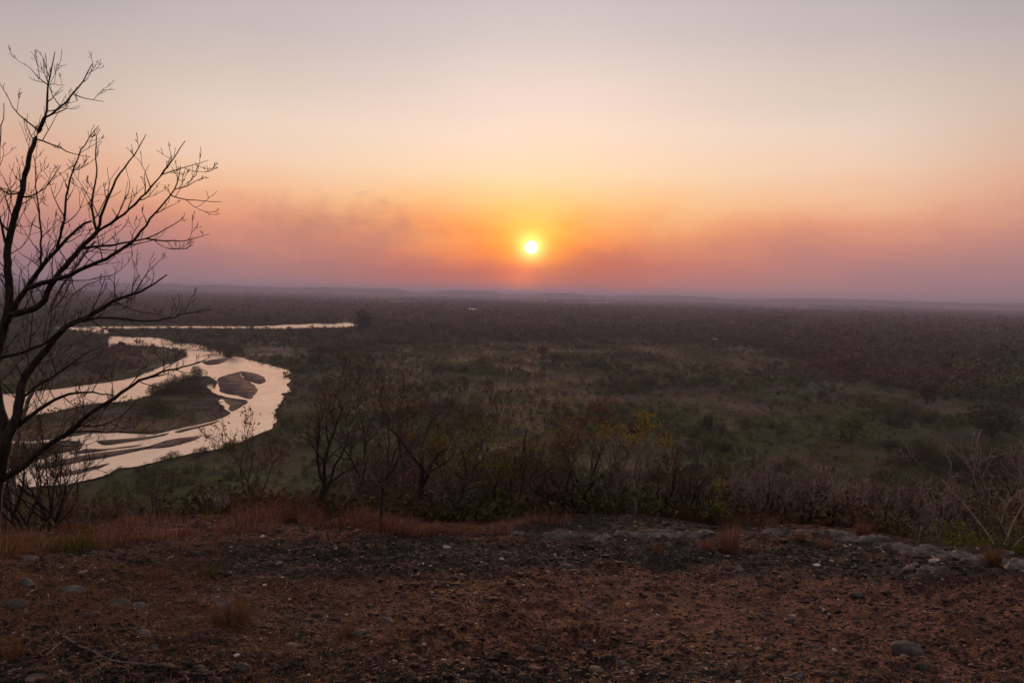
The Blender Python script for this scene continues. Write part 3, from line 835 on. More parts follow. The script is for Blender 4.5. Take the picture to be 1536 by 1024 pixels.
LIMBS = [
 ([(-14, 800), (-12, 757), (-4, 715), (3, 687), (8, 662)], 15, 12),
 ([(8, 662), (2, 625), (-6, 590), (-8, 545), (2, 505), (12, 470), (16, 450), (12, 411), (10, 372), (20, 330), (33, 290), (39, 255), (49, 216), (62, 189), (67, 177)], 10.5, 3.6),
 ([(67, 177), (71, 160), (72, 122), (78, 98), (82, 78)], 2.4, .7),
 ([(67, 177), (90, 165), (104, 146), (116, 132), (128, 122), (137, 98)], 2.6, .7),
 ([(110, 147), (126, 151), (155, 153)], 1.2, .5),
 ([(8, 662), (25, 630), (29, 600), (32, 576), (45, 552), (74, 519), (88, 498), (103, 486), (135, 474), (172, 449), (205, 441), (230, 425), (250, 411)], 9.5, 1.2),
 ([(4, 500), (10, 480), (20, 462), (43, 428), (62, 400), (90, 369), (117, 341), (137, 330)], 7, 2),
 ([(18, 470), (40, 468), (66, 458), (76, 424), (95, 402), (117, 378), (145, 347)], 6, 4.2),
 ([(145, 347), (137, 318), (139, 290), (145, 271), (148, 259), (142, 228), (144, 208), (150, 193)], 2.4, .6),
 ([(145, 347), (156, 314), (168, 279), (180, 259), (191, 247), (204, 230), (211, 216), (219, 201)], 2.8, .6),
 ([(145, 347), (176, 330), (203, 306), (230, 279), (250, 251), (268, 228), (277, 212)], 3.2, .7),
 ([(110, 372), (137, 369), (176, 367), (219, 359), (250, 345), (273, 328)], 2.6, .7),
 ([(40, 432), (56, 427), (102, 415), (129, 400), (164, 386), (195, 367), (223, 333), (250, 298), (266, 283), (271, 251)], 4.6, .7),
 ([(266, 283), (289, 280), (309, 265)], 1.2, .5),
 ([(254, 290), (289, 302), (332, 302)], 1.2, .5),
 ([(219, 359), (254, 363), (289, 361), (314, 350)], 1.6, .5),
 ([(244, 257), (263, 253), (281, 251), (313, 240)], 1.3, .5),
 ([(59, 396), (62, 349), (55, 294), (51, 232)], 2.2, .7),
 ([(85, 372), (95, 335), (98, 310), (105, 267), (117, 232), (131, 210), (147, 187)], 2.6, .6),
 ([(33, 300), (59, 294), (78, 271), (92, 247)], 2.0, .5),
 ([(58, 204), (86, 220), (113, 234), (137, 236)], 1.6, .5),
 ([(55, 200), (35, 177), (16, 162), (8, 138)], 1.6, .5),
 ([(72, 122), (51, 111), (35, 93)], 1.2, .4), ([(72, 123), (84, 124), (96, 129)], .9, .4),
 ([(10, 372), (2, 340), (-8, 290), (0, 220), (3, 190), (7, 154)], 2.4, .6),
 ([(5, 676), (20, 712), (8, 724), (41, 695), (66, 671), (94, 654), (119, 634), (144, 613), (172, 597), (205, 572), (242, 558), (283, 548), (308, 539)][2:], 6.5, 1.0),
 ([(12, 654), (41, 626), (70, 605), (107, 587), (139, 589), (176, 593)], 4.5, 1.0),
 ([(-6, 540), (29, 531), (62, 519), (98, 492), (130, 476), (185, 479), (238, 482), (267, 474), (290, 465), (316, 464)], 3.4, .8),
 ([(60, 675), (90, 652), (123, 646), (164, 648), (230, 648)], 2.4, .6),
 ([(33, 290), (20, 300), (0, 282), (-15, 270)], 2.0, .8), ([(14, 345), (-4, 330), (-20, 300)], 2.0, .8),
 ([(172, 449), (190, 462), (215, 470), (240, 472)], 1.4, .5), ([(135, 474), (150, 440), (160, 420), (158, 405)], 1.4, .5),
 ([(205, 441), (225, 400), (240, 392), (251, 385)], 1.2, .5), ([(22, 600), (60, 575), (90, 560), (110, 540), (150, 520)], 3, .7),
 ([(242, 558), (262, 540), (278, 535)], 1.1, .5), ([(119, 634), (150, 640), (180, 628), (205, 600)], 1.8, .6),
]
_b = on_ground(-14, 790)
YB = float(np.interp(_b[0], CRX, CRY)) - .15
def base_px(px, Y):
    """photo row where ground lies under column px at depth Y"""
    P = at(px, 600, Y); z = float(H(P[0], P[1]))
    return z
traced_tree('bare_tree', 'tall dark leafless tree filling the left edge, its limbs fanning over the river', LIMBS, (-14, 800), YB, 4, 'dark_bark', 'twig_dark', every=.062)
# paler trunk leaning behind it
LIMB2 = [
 ([(30, 640), (48, 585), (60, 545), (66, 505), (75, 462), (90, 432), (110, 405), (128, 380), (142, 362)], 5.5, 2.2),
 ([(75, 462), (92, 452), (105, 425), (112, 402), (120, 370)], 2.2, .7), ([(66, 505), (80, 500), (92, 470), (108, 440), (140, 420), (165, 418)], 2.2, .6),
 ([(60, 545), (95, 530), (120, 505), (160, 492), (200, 470)], 2.0, .6), ([(128, 380), (150, 372), (180, 350), (190, 335)], 1.4, .5),
 ([(66, 505), (50, 480), (38, 440), (30, 400)], 2.0, .6)]
LIMB2[0][0].insert(0, (20, 700)); LIMB2[0][0].insert(0, (12, 860))
traced_tree('pale_tree', 'slender grey tree with a pale leaning trunk behind the tall leafless one', LIMB2, (12, 860), YB + 3.0, 9, 'grey_bark', 'twig_brown', every=.22)

# ------------------------------------------------------------------ other foreground trees, one by one
def slope_tree(name, label, px, toppy, Y, seed, stems=1, spread=.5, bm='dark_bark', tm='twig_brown', lvl=3, r=None, leaves=None, cat='tree', dirx=0.0, nc=(3, 5), up=.10, wob=.2,
               ratio=.6, trunk=.35, sink=.12, group=None, cut=.011, twob=.13):
    """a tree rooted under photo column px at depth Y whose top reaches row toppy"""
    rng = np.random.default_rng(seed)
    P0 = at(px, toppy, Y); x, y = P0[0], P0[1]; z = float(H(x, y)); top = P0[2]; h = max(.4, top - z)
    base = np.array([x, y, z - sink]); out = []
    r = r or h * .022
    for s in range(stems):
        a = rng.uniform(0, 6.28) if stems > 1 else 0
        k = (0 if stems == 1 else spread * .9)
        d = nrm(np.array([k * math.cos(a) + dirx, k * math.sin(a) * .7, 1.0]))
        # trunk then main branches
        n = 6; p = base.copy(); pts = [p.copy()]; L = h * trunk * rng.uniform(.85, 1.15)
        for i in range(n):
            d = nrm(d + rng.normal(size=3) * twob + [0, 0, .05]); p = p + d * L / n; pts.append(p.copy())
        rs = r * (1 if stems == 1 else rng.uniform(.6, .9))
        out.append((np.array(pts), np.linspace(rs * 1.25, rs * .75, n + 1), 9))
        nb = rng.integers(3, 5) if stems == 1 else rng.integers(2, 4)
        a0 = rng.uniform(0, 6.28)
        for b in range(nb):
            a = a0 + b * 6.283 / nb + rng.uniform(-.4, .4)
            q = pts[-1] if b < 2 else pts[rng.integers(n // 2, n)]
            dd = nrm(d * .9 + np.array([math.cos(a), math.sin(a) * .8, .35]) * spread * rng.uniform(.7, 1.2))
            grow(rng, q.copy(), dd, h * (1 - trunk) * rng.uniform(.55, .75), rs * .6, lvl - 1, out, up=up, wob=wob, nc=nc, ratio=ratio, rmin=.0024 * max(1, Y / 10) * (1.7 if tm in ('twig_grey', 'grey_bark') else 1.15))
    # bring the top to the traced row
    zt = max(p[:, 2].max() for p, _, _ in out); f = (top - base[2]) / (zt - base[2])
    out = [(base + (p - base) * np.array([.5 + .5 * f, .5 + .5 * f, f]), r_, l) for p, r_, l in out]
    return build_tree(name, out, base, label, cat, bm, tm, cut=cut, leaves=leaves, group=group, rng=rng)

_cpx = to_px(np.array(CR))[0]
YC = lambda px: float(np.interp(px, _cpx, CRY))
D = slope_tree
D('bare_tree', 'dark leafless tree with several forking stems, left of the thin sapling', 484, 556, YC(484) + .9, 21, 1, 1.15, lvl=4, up=.03, r=.042, trunk=.3, nc=(3, 5), leaves=(260, .05, .022, 'leaf_brown', None))
D('bare_tree', 'leafless tree with a curved dark trunk just right of the thin sapling', 632, 566, YC(632) + .9, 26, 1, 1.05, up=.04, lvl=4, r=.036, dirx=.28, trunk=.42, nc=(3, 5))
D('sapling', 'thin straight sapling standing in front of the orange grass', 572, 606, YC(572) - .55, 31, 1, 1.1, up=.05, twob=.025, lvl=4, r=.016, trunk=.42, nc=(3, 5), cut=.008, tm='twig_brown', leaves=(120, .03, .016, 'leaf_brown', None))
D('leafy_tree', 'olive-green leafy tree standing between the leafless ones right of the sapling', 708, 576, YC(708) + 2.2, 37, 2, .6, lvl=4, r=.05, trunk=.35, nc=(3, 5), tm='twig_brown', leaves=(2600, .11, .027, 'leaf_olive', None))
D('bare_tree', 'tall slender reddish leafless tree behind the forking dark one', 520, 532, YC(520) + 3.6, 41, 2, .6, lvl=4, r=.05, bm='brown_bark', leaves=(600, .09, .024, 'leaf_brown', lambda C: C[:, 2] > np.percentile(C[:, 2], 45)))
D('bare_tree', 'many-stemmed dark leafless tree on the crest right of the centre', 872, 640, YC(872) + .7, 43, 4, .95, lvl=4, r=.035, trunk=.3, nc=(3, 4))
D('bare_tree', 'tall leafless tree with a reddish brown top behind the crest right of the centre', 884, 585, YC(884) + 3.0, 47, 1, .3, lvl=4, r=.045, bm='brown_bark', leaves=(500, .09, .03, 'leaf_brown', lambda C: C[:, 2] > np.percentile(C[:, 2], 60)))
D('yellow_leafed_tree', 'tree with a tuft of bright yellow leaves on top of pale branches', 962, 612, YC(962) + .6, 53, 1, .85, bm='grey_bark', tm='twig_grey', lvl=4, r=.022, trunk=.42, leaves=(1000, .045, .021, 'leaf_yellow', lambda C: (C[:, 2] > np.percentile(C[:, 2], 62))))
D('pale_shrub', 'pale thin-stemmed dead shrub left of the yellow-leafed tree', 925, 650, YC(925) + 1.3, 57, 3, .4, bm='grey_bark', tm='twig_grey', lvl=3, r=.02, trunk=.5, cat='shrub')
D('bare_tree', 'thin dark tree with slanting twin stems right of the yellow-leafed tree', 1008, 660, YC(1008) + .9, 61, 2, .35, lvl=4, r=.028, trunk=.5, bm='brown_bark', leaves=(200, .06, .022, 'leaf_brown', None))
D('pale_shrub', 'thicket shrub with curved silvery twigs right of the dry grass tussock', 1165, 683, YC(1165) + 1.5, 67, 5, .55, bm='brown_bark', tm='twig_grey', lvl=4, r=.032, trunk=.4, cat='shrub', up=.14)
D('bare_tree', 'dark stemmed leafless thicket tree below the left part of the right-hand forest', 1240, 690, YC(1240) + .9, 71, 5, .7, bm='dark_bark', tm='twig_grey', lvl=4, r=.03, trunk=.35)
D('bare_tree', 'slim upright leafless tree with a fan of straight branches on the right crest', 1320, 690, YC(1320) + 1.0, 73, 1, .7, bm='dark_bark', tm='twig_grey', lvl=4, r=.025, trunk=.38, up=.2)
D('dead_tree', 'dead tree with a kinked white trunk at the right of the crest', 1424, 712, YC(1424) + .5, 79, 1, .55, bm='pale_bark', tm='grey_bark', lvl=3, r=.021, trunk=.45, dirx=-.15, nc=(2, 3))
D('pale_tree', 'pale leafless tree leaning in from the right edge', 1560, 634, YC(1536) + 1.0, 83, 2, .85, bm='pale_bark', tm='grey_bark', lvl=4, r=.024, trunk=.3, dirx=-.35)
D('bare_shrub', 'low dark many-stemmed shrub under the tall tree at the left edge', 48, 622, YC(48) + .9, 87, 5, .8, lvl=4, r=.03, trunk=.3, cat='shrub')
D('bare_shrub', 'bare shrub right beside the low dark one at the left', 92, 640, YC(92) + 1.3, 89, 3, .6, lvl=4, r=.026, trunk=.35, cat='shrub')
D('bare_shrub', 'small dark leafless shrub standing in front of the green river bank', 240, 694, YC(240) + .5, 91, 3, .8, lvl=3, r=.024, trunk=.35, cat='shrub', nc=(3, 4))
D('pale_shrub', 'small whitish dead shrub near the orange grass at the left', 312, 735, YC(312) + .4, 93, 4, .55, bm='pale_bark', tm='twig_grey', lvl=3, r=.012, trunk=.45, cat='shrub')
D('red_shrub', 'low reddish brown twiggy shrub behind the orange grass at the left', 418, 738, YC(418) + .5, 97, 5, .9, bm='brown_bark', tm='twig_brown', lvl=3, r=.014, trunk=.3, cat='shrub', leaves=(700, .04, .02, 'leaf_brown', None))
D('bare_tree', 'leafless tree with brown twig tips seen against the river bend', 398, 606, YC(398) + 4.5, 99, 2, .5, bm='brown_bark', lvl=4, r=.05, leaves=(260, .08, .035, 'leaf_brown', None))
D('bare_tree', 'leafless tree rising behind the curved dark trunk', 668, 552, YC(668) + 5.0, 103, 3, .65, bm='brown_bark', tm='twig_brown', lvl=4, r=.05, leaves=(200, .1, .025, 'leaf_brown', None))
D('bare_tree', 'leafless grey tree close behind the olive-green one', 742, 590, YC(742) + 4.2, 107, 2, .65, bm='grey_bark', tm='twig_brown', lvl=4, r=.05)
D('bare_tree', 'dark leafless tree between the olive-green tree and the many-stemmed one', 800, 655, YC(800) + 1.0, 109, 3, .5, lvl=4, r=.028, bm='brown_bark', leaves=(300, .06, .02, 'leaf_olive', None))
D('leafy_shrub', 'small bright yellow-green leafed shrub behind the dry grass tussock', 1082, 744, YC(1082) + .25, 113, 3, .5, bm='brown_bark', lvl=3, r=.012, cat='shrub', leaves=(320, .03, .018, 'leaf_bright', None))
D('leafy_shrub', 'green leafed shrub with a thin stem just left of the dry tussock', 1065, 706, YC(1065) + .8, 117, 1, .3, bm='dark_bark', lvl=3, r=.02, cat='shrub', leaves=(90, .03, .02, 'leaf_bright', lambda C: C[:, 2] > np.percentile(C[:, 2], 55)))
for q, (px_, ty, dy, lab) in enumerate([(1392, 782, .55, 'low green leafed bush at the foot of the dead white tree'), (1450, 786, .6, 'green bush on the crest right of the dead white tree'),
        (1510, 796, .6, 'leafy green bush on the crest at the right edge'), (1340, 782, .6, 'olive bush beside the slim upright leafless tree'), (1515, 742, 2.5, 'bright green sprig bush down the slope at the right edge')]):
    D('leafy_shrub', lab, px_, ty, YC(px_) + dy, 121 + q, 5, .7, bm='brown_bark', lvl=3, r=.010, trunk=.3, cat='shrub', leaves=(1500, .05, .018, ['leaf_green', 'leaf_bright', 'leaf_green', 'leaf_olive', 'leaf_bright'][q], None))

D('bare_tree', 'pale-twigged leafless tree with wavy branches left of the many-stemmed dark one', 838, 664, YC(838) + 1.6, 131, 2, .8, bm='grey_bark', tm='twig_grey', lvl=4, r=.024, trunk=.4, nc=(2, 4))
D('bare_tree', 'slender leafless tree close to the left of the bright green leafed shrub', 1042, 672, YC(1042) + 1.4, 137, 1, .7, bm='brown_bark', tm='twig_brown', lvl=4, r=.024, trunk=.45, nc=(2, 4))
D('bare_tree', 'grey leafless tree with upswept branches above the long pale rock edge', 1130, 672, YC(1130) + 1.8, 139, 3, .7, bm='grey_bark', tm='twig_grey', lvl=4, r=.026, trunk=.35, nc=(2, 4), up=.12)
D('bare_tree', 'grey leafless tree with crossing branches between the thicket and the slim upright one', 1282, 704, YC(1282) + 1.2, 149, 3, .9, bm='grey_bark', tm='twig_grey', lvl=3, r=.018, trunk=.35, nc=(3, 4), up=.08)
D('bare_tree', 'brown leafless tree with low spreading limbs right of the thin sapling foot', 600, 640, YC(600) + 2.6, 151, 2, .9, bm='grey_bark', tm='twig_brown', lvl=4, r=.026, trunk=.4, nc=(2, 4))

# generic bare shrubs down the slope: prototypes then copies
def shrub_proto(seed, bm, tm, leaves=None):
    rng = np.random.default_rng(seed); out = []
    for s in range(rng.integers(3, 6)):
        a = rng.uniform(0, 6.28)
        grow(rng, np.array([0, 0, -.05]), nrm(np.array([.5 * math.cos(a), .5 * math.sin(a), 1])), .52, .016, 4, out, up=.12, wob=.2, nc=(2, 4), ratio=.6, rmin=.0022)
    zt = max(p[:, 2].max() for p, _, _ in out)
    out = [(p / zt, r / zt, l) for p, r, l in out]
    big, small = split_lines(out, .007)
    t = tubes_mesh('trunk', big, bm); c = tubes_mesh('crown', small, tm); lf = None
    if leaves: lf = leaf_mesh('leaves', tips(out, 1), leaves[0], .03, leaves[1], leaves[2], rng, np.zeros(3))
    return t, c, lf
KINDS = [('bare_shrub', 'dark leafless shrub in the thicket below the crest', shrub_proto(301, 'dark_bark', 'twig_brown')),
         ('bare_shrub', 'dark leafless shrub in the thicket below the crest', shrub_proto(302, 'brown_bark', 'twig_brown')),
         ('grey_shrub', 'grey twiggy leafless shrub in the thicket below the crest', shrub_proto(303, 'brown_bark', 'twig_grey')),
         ('grey_shrub', 'grey twiggy leafless shrub in the thicket below the crest', shrub_proto(304, 'grey_bark', 'twig_grey')),
         ('brown_leafed_shrub', 'shrub hung with dry brown leaves in the thicket below the crest', shrub_proto(305, 'brown_bark', 'twig_brown', (420, .016, 'leaf_brown'))),
         ('green_leafed_shrub', 'shrub with dull green leaves in the thicket below the crest', shrub_proto(306, 'brown_bark', 'twig_brown', (800, .017, 'leaf_green'))),
         ('green_leafed_shrub', 'shrub with dull green leaves in the thicket below the crest', shrub_proto(307, 'brown_bark', 'twig_brown', (700, .017, 'leaf_olive')))]
rg = np.random.default_rng(909)
cands = []
for q in range(900):
    Yd = 10 + rg.exponential(11)
    if Yd > 48: continue
    px_ = rg.uniform(-30, 1570)
    P = at(px_, 600, Yd); yc_ = float(np.interp(P[0], CRX, CRY))
    if P[1] < yc_ + .9: continue
    z = float(H(P[0], P[1]))
    # the rows the tops may reach, read off the photograph
    lim = np.interp(px_, [-30, 90, 200, 330, 420, 520, 700, 800, 1000, 1100, 1300, 1450, 1570], [715, 715, 748, 748, 735, 690, 680, 690, 690, 695, 700, 712, 700])
    toprow = lim + rg.exponential(30) + 2
    h = at(px_, toprow, Yd)[2] - z
    hmax = rg.uniform(1.8, 4.5)
    if h < .7: continue
    if h > hmax:
        h = hmax
    cands.append((P[0], P[1], z, h, Yd, px_))
cands.sort(key=lambda c: c[4])
cands = cands[:175]
protos = {}
for q, (x_, y_, z_, h_, Yd, px_) in enumerate(cands):
    w = [.22, .22, .20, .17, .11, .04, .04] if px_ > 420 else [.25, .2, .08, .07, .15, .13, .12]
    k = int(rg.choice(7, p=np.array(w) / sum(w))); nm, lab, (t, c, lf) = KINDS[k]
    if k in protos: root = copy_tree(protos[k])
    else:
        root = link(nm, None); root.empty_display_size = .2; link('trunk', t, root); cr = link('crown', c, root)
        if lf: link('leaves', lf, cr)
        tag(root, lab, 'shrub', {'bare_shrub': 'dark bare shrubs of the slope', 'grey_shrub': 'grey bare shrubs of the slope', 'brown_leafed_shrub': 'brown leafed shrubs of the slope', 'green_leafed_shrub': 'green leafed shrubs of the slope'}[nm])
        protos[k] = root
    root.location = (x_, y_, z_); root.scale = (h_ * rg.uniform(.75, 1.15),) * 2 + (h_,); root.rotation_euler = (0, 0, rg.uniform(0, 6.28))

# undergrowth on the slope (nobody could count it)
n = 9000
Yd = 9.3 + rg.exponential(13, n); px_ = rg.uniform(-60, 1600, n)
P = np.array([at(a, 600, b) for a, b in zip(px_, Yd)]); yc_ = np.interp(P[:, 0], CRX, CRY)
k = (P[:, 1] > yc_ + .5) & (P[:, 1] < 75); P = P[k]; z = H(P[:, 0], P[:, 1])
hh = rg.uniform(.15, .5, len(P)) * (1 + .05 * (P[:, 1] - 9))
V, T, A_ = crowns(P[:, 0], P[:, 1], z, hh, rg, 34, (.7, 1.3), .10)
tag(link('undergrowth', np_mesh('undergrowth', V, T, 'slopeveg', {'var': ('FACE', A_)})), 'brown and green undergrowth covering the slope', kind='stuff')
n = 5200
Yd = 40 + rg.uniform(0, 90, n); px_ = rg.uniform(-60, 1600, n)
P = np.array([at(a, 600, b) for a, b in zip(px_, Yd)]); z = H(P[:, 0], P[:, 1])
V, T, A_ = crowns(P[:, 0], P[:, 1], z, rg.uniform(1.2, 3.6, n), rg, 70, (.5, .9), .09)
tag(link('scrub', np_mesh('scrub', V, T, 'slopeveg', {'var': ('FACE', A_)})), 'scrub on the lower slope', kind='stuff')

# ------------------------------------------------------------------ grasses
def grass_patch(name, label, n, pxr, depth, mat, h, seed, lean=1.3, thresh=None, wpx=.0028, wind=(.04, 0), mask=None):
    """depth = (min,max) metres measured from the crest line"""
    rng = np.random.default_rng(seed)
    px = rng.uniform(*pxr, n); Yo = rng.uniform(*depth, n)
    y0 = np.array([YC(a) for a in np.linspace(pxr[0], pxr[1], 60)]); yy = np.interp(px, np.linspace(pxr[0], pxr[1], 60), y0) + Yo
    P = np.array([at(a, 700, b) for a, b in zip(px, yy)])
    # clump
    cl = fbm(P[:, 0] * 2.6, P[:, 1] * 2.6, seed, 4, .6)
    k = cl > (thresh if thresh is not None else .42)
    if mask is not None: k &= mask(px, yy)
    P, cl = P[k], cl[k]; m = len(P)
    P[:, 2] = H(P[:, 0], P[:, 1]) - .01
    hh = rng.uniform(*h, m) * (.45 + 1.0 * sm(.3, .7, fbm(P[:, 0] * .9, P[:, 1] * 2, seed + 3, 3))) * (.4 + 1.1 * np.clip((cl - .42) * 5, 0, 1)) * rng.uniform(.5, 1, m)
    th = rng.uniform(0, 6.28, m); L = hh * rng.uniform(.1, lean, m)
    le = np.stack([np.cos(th) * L + wind[0], np.sin(th) * L], 1)
    V, T = blade_geo(P, hh, le, rng.uniform(.6, 1.2, m) * wpx, rng)
    A_ = np.repeat(np.clip(rng.normal(.45, .25, m) + .9 * (fbm(P[:, 0] * 1.7, P[:, 1] * 3, seed + 5, 3) - .5), 0, 1), 3)
    o = link(name, np_mesh(name, V, T, mat, {'var': ('FACE', A_)})); tag(o, label, kind='stuff'); return o
grass_patch('grass', 'rusty orange dry grass along the crest', 30000, (330, 860), (-.7, 1.5), 'grass_red', (.08, .20), 401, thresh=.485, mask=lambda px, y: np.random.default_rng(1).uniform(size=len(px)) < (1 - sm(790, 870, px)) * sm(320, 440, px))
grass_patch('grass', 'brown grass on the left part of the crest', 13000, (-60, 420), (-1.3, 1.4), 'grass_dry', (.05, .17), 402, thresh=.50)
grass_patch('grass', 'dull green grass at the left end of the crest', 4500, (-60, 330), (-.7, .9), 'grass_green', (.05, .16), 403, thresh=.57)
grass_patch('grass', 'rusty grass at the left end of the crest', 16000, (-60, 420), (-1.4, 1.3), 'grass_red', (.03, .13), 407, thresh=.54)
grass_patch('grass', 'brown grass behind the rock ledges', 22000, (840, 1600), (.45, 2.4), 'grass_dry', (.08, .24), 404, thresh=.44)
grass_patch('grass', 'reddish grass behind the rock ledges', 9000, (840, 1600), (.35, 1.4), 'grass_red', (.06, .2), 405, thresh=.52)
grass_patch('grass', 'green herbs at the right end of the crest', 8000, (1290, 1600), (.5, 2.2), 'grass_green', (.08, .22), 406, thresh=.45)

# short dry grass scattered over the earth, more on the left
def ground_pts(n, seed, pr=(1.6, 10.5), half=34):
    rng = np.random.default_rng(seed)
    r = np.exp(rng.uniform(math.log(pr[0]), math.log(pr[1]), n)) if False else np.sqrt(rng.uniform(pr[0] ** 2, pr[1] ** 2, n))
    # even in the picture rather than on the ground
    r = pr[0] * (pr[1] / pr[0]) ** rng.uniform(0, 1, n)
    a = rng.uniform(-R(half), R(half), n); x, y = r * np.sin(a), r * np.cos(a)
    yc = np.interp(x, CRX, CRY); k = y < yc + .1
    x, y = x[k], y[k]; P = np.stack([x, y, H(x, y)], 1); px, py = to_px(P)
    return P, px, py, rng
P, px, py, rg2 = ground_pts(190000, 501, (2.7, 10.5))
cl = fbm(P[:, 0] * 2.2, P[:, 1] * 2.2, 502, 3)
dens = np.maximum.reduce([.9 * blob(px, py, 130, 880, 420, 60), .55 * blob(px, py, 120, 1010, 420, 70), .8 * blob(px, py, 200, 825, 330, 30), .45 * blob(px, py, 500, 950, 160, 40), np.full(len(px), .035)])
k = (cl > .50 - .12 * dens) & (rg2.uniform(size=len(px)) < dens * sm(.44, .6, cl + .06 * dens) * .8)
P2, cl2 = P[k], cl[k]; m_ = len(P2)
hh = rg2.uniform(.02, .075, m_); th = rg2.uniform(0, 6.28, m_); L = hh * rg2.uniform(.3, 1.3, m_)
V, T = blade_geo(P2 - [0, 0, .004], hh, np.stack([np.cos(th) * L, np.sin(th) * L], 1), rg2.uniform(.0007, .0016, m_), rg2)
tag(link('grass', np_mesh('grass', V, T, 'grass_dry', {'var': ('FACE', np.repeat(np.clip(rg2.normal(.42, .25, m_), 0, 1), 3))})), 'short dry grass scattered over the burnt earth', kind='stuff')

# straw and leaf litter lying flat
P, px, py, rg2 = ground_pts(80000, 503, (2.7, 10))
k = rg2.uniform(size=len(px)) < (.14 + .8 * np.clip(blob(px, py, 220, 930, 480, 120), 0, 1)); P = P[k]; n = len(P)
L = rg2.uniform(.012, .075, n) * (.6 + P[:, 1] / 12); th = rg2.uniform(0, 6.28, n); w = rg2.uniform(.0010, .0036, n) * (.7 + P[:, 1] / 9)
dx = np.stack([np.cos(th), np.sin(th), rg2.uniform(-.1, .25, n)], 1); sx_ = np.stack([-np.sin(th), np.cos(th), 0 * th], 1)
c0 = P + [0, 0, .004]; bend = sx_ * (rg2.normal(size=n) * .35 * L)[:, None] + np.array([0, 0, 1]) * (L * rg2.uniform(0, .25, n))[:, None]
V = np.stack([c0 - dx * L[:, None] / 2, c0 + bend * .5 - sx_ * w[:, None], c0 + bend * .5 + sx_ * w[:, None], c0 + dx * L[:, None] / 2], 1).reshape(-1, 3)
i4 = np.arange(n)[:, None] * 4
T = np.concatenate([i4 + [[0, 1, 2]], i4 + [[1, 3, 2]]], 1).reshape(-1, 3)
tag(link('litter', np_mesh('litter', V, T, 'straw', {'var': ('FACE', np.repeat(rg2.beta(1.6, 2.4, n), 2))})), 'straw and leaf litter over the burnt earth', kind='stuff')

# gravel: clods and chips
ico = bmesh.new(); bmesh.ops.create_icosphere(ico, subdivisions=1, radius=1); IV = np.array([v.co[:] for v in ico.verts]); IT = np.array([[v.index for v in f.verts] for f in ico.faces]); 
P, px, py, rg2 = ground_pts(90000, 504, (2.6, 10.6)); n = len(P)
ca = np.maximum.reduce([blob(px, py, 560, 840, 420, 34), blob(px, py, 1250, 840, 420, 45), .5 * np.ones(n), .9 * blob(px, py, 200, 920, 420, 110)])
ca = ca * (1 - .7 * blob(px, py, 930, 920, 420, 60)); k = rg2.uniform(size=n) < ca; P = P[k]; n = len(P)
s = np.exp(rg2.normal(math.log(.0036), .62, n)) * (.55 + P[:, 1] / 8)
s = np.minimum(s, .015)
sc = np.stack([s * rg2.uniform(.8, 1.5, n), s * rg2.uniform(.8, 1.5, n), s * rg2.uniform(.35, .8, n)], 1)
Vv = IV[None] * (1 + rg2.normal(size=(n, len(IV), 1)) * .22); Vv = Vv * sc[:, None]
th = rg2.uniform(0, 6.28, n); c_, s_ = np.cos(th)[:, None], np.sin(th)[:, None]
Vv = np.stack([Vv[..., 0] * c_ - Vv[..., 1] * s_, Vv[..., 0] * s_ + Vv[..., 1] * c_, Vv[..., 2]], -1) + P[:, None] + np.array([0, 0, .25]) * sc[:, None, 2:3] * 1.0
T = IT[None] + (np.arange(n) * len(IV))[:, None, None]
tone = np.where(rg2.uniform(size=n) < .06, rg2.uniform(.9, 1, n), rg2.beta(1.6, 2.2, n) * .86)  # palest tones: light chips, their share raised to imitate tiny glints by colour
tag(link('gravel', np_mesh('gravel', Vv.reshape(-1, 3), T.reshape(-1, 3), 'chips', {'var': ('FACE', np.repeat(tone, len(IT)))})), 'dark clods and gravel chips over the burnt earth', kind='stuff')

# flat dark clods, half sunk
P, px, py, rg2 = ground_pts(9000, 505, (2.6, 10.6)); P = P[rg2.uniform(size=len(P)) > .65 * blob(px, py, 930, 920, 420, 60)]; n = len(P)
s = np.minimum(np.exp(rg2.normal(math.log(.011), .42, n)), .03) * (.6 + P[:, 1] / 11)
sc = np.stack([s * rg2.uniform(1.0, 1.9, n), s * rg2.uniform(.7, 1.2, n), s * rg2.uniform(.25, .55, n)], 1)
Vv = IV[None] * (1 + rg2.normal(size=(n, len(IV), 1)) * .33) * sc[:, None]
th = rg2.uniform(0, 6.28, n); c_, s_ = np.cos(th)[:, None], np.sin(th)[:, None]
Vv = np.stack([Vv[..., 0] * c_ - Vv[..., 1] * s_, Vv[..., 0] * s_ + Vv[..., 1] * c_, Vv[..., 2]], -1) + P[:, None]
T = IT[None] + (np.arange(n) * len(IV))[:, None, None]
tone = np.where(rg2.uniform(size=n) < .02, .93, rg2.beta(1.3, 3.0, n) * .8)
tag(link('gravel', np_mesh('gravel', Vv.reshape(-1, 3), T.reshape(-1, 3), 'chips', {'var': ('FACE', np.repeat(tone, len(IT)))})), 'flat dark clods of burnt earth', kind='stuff')

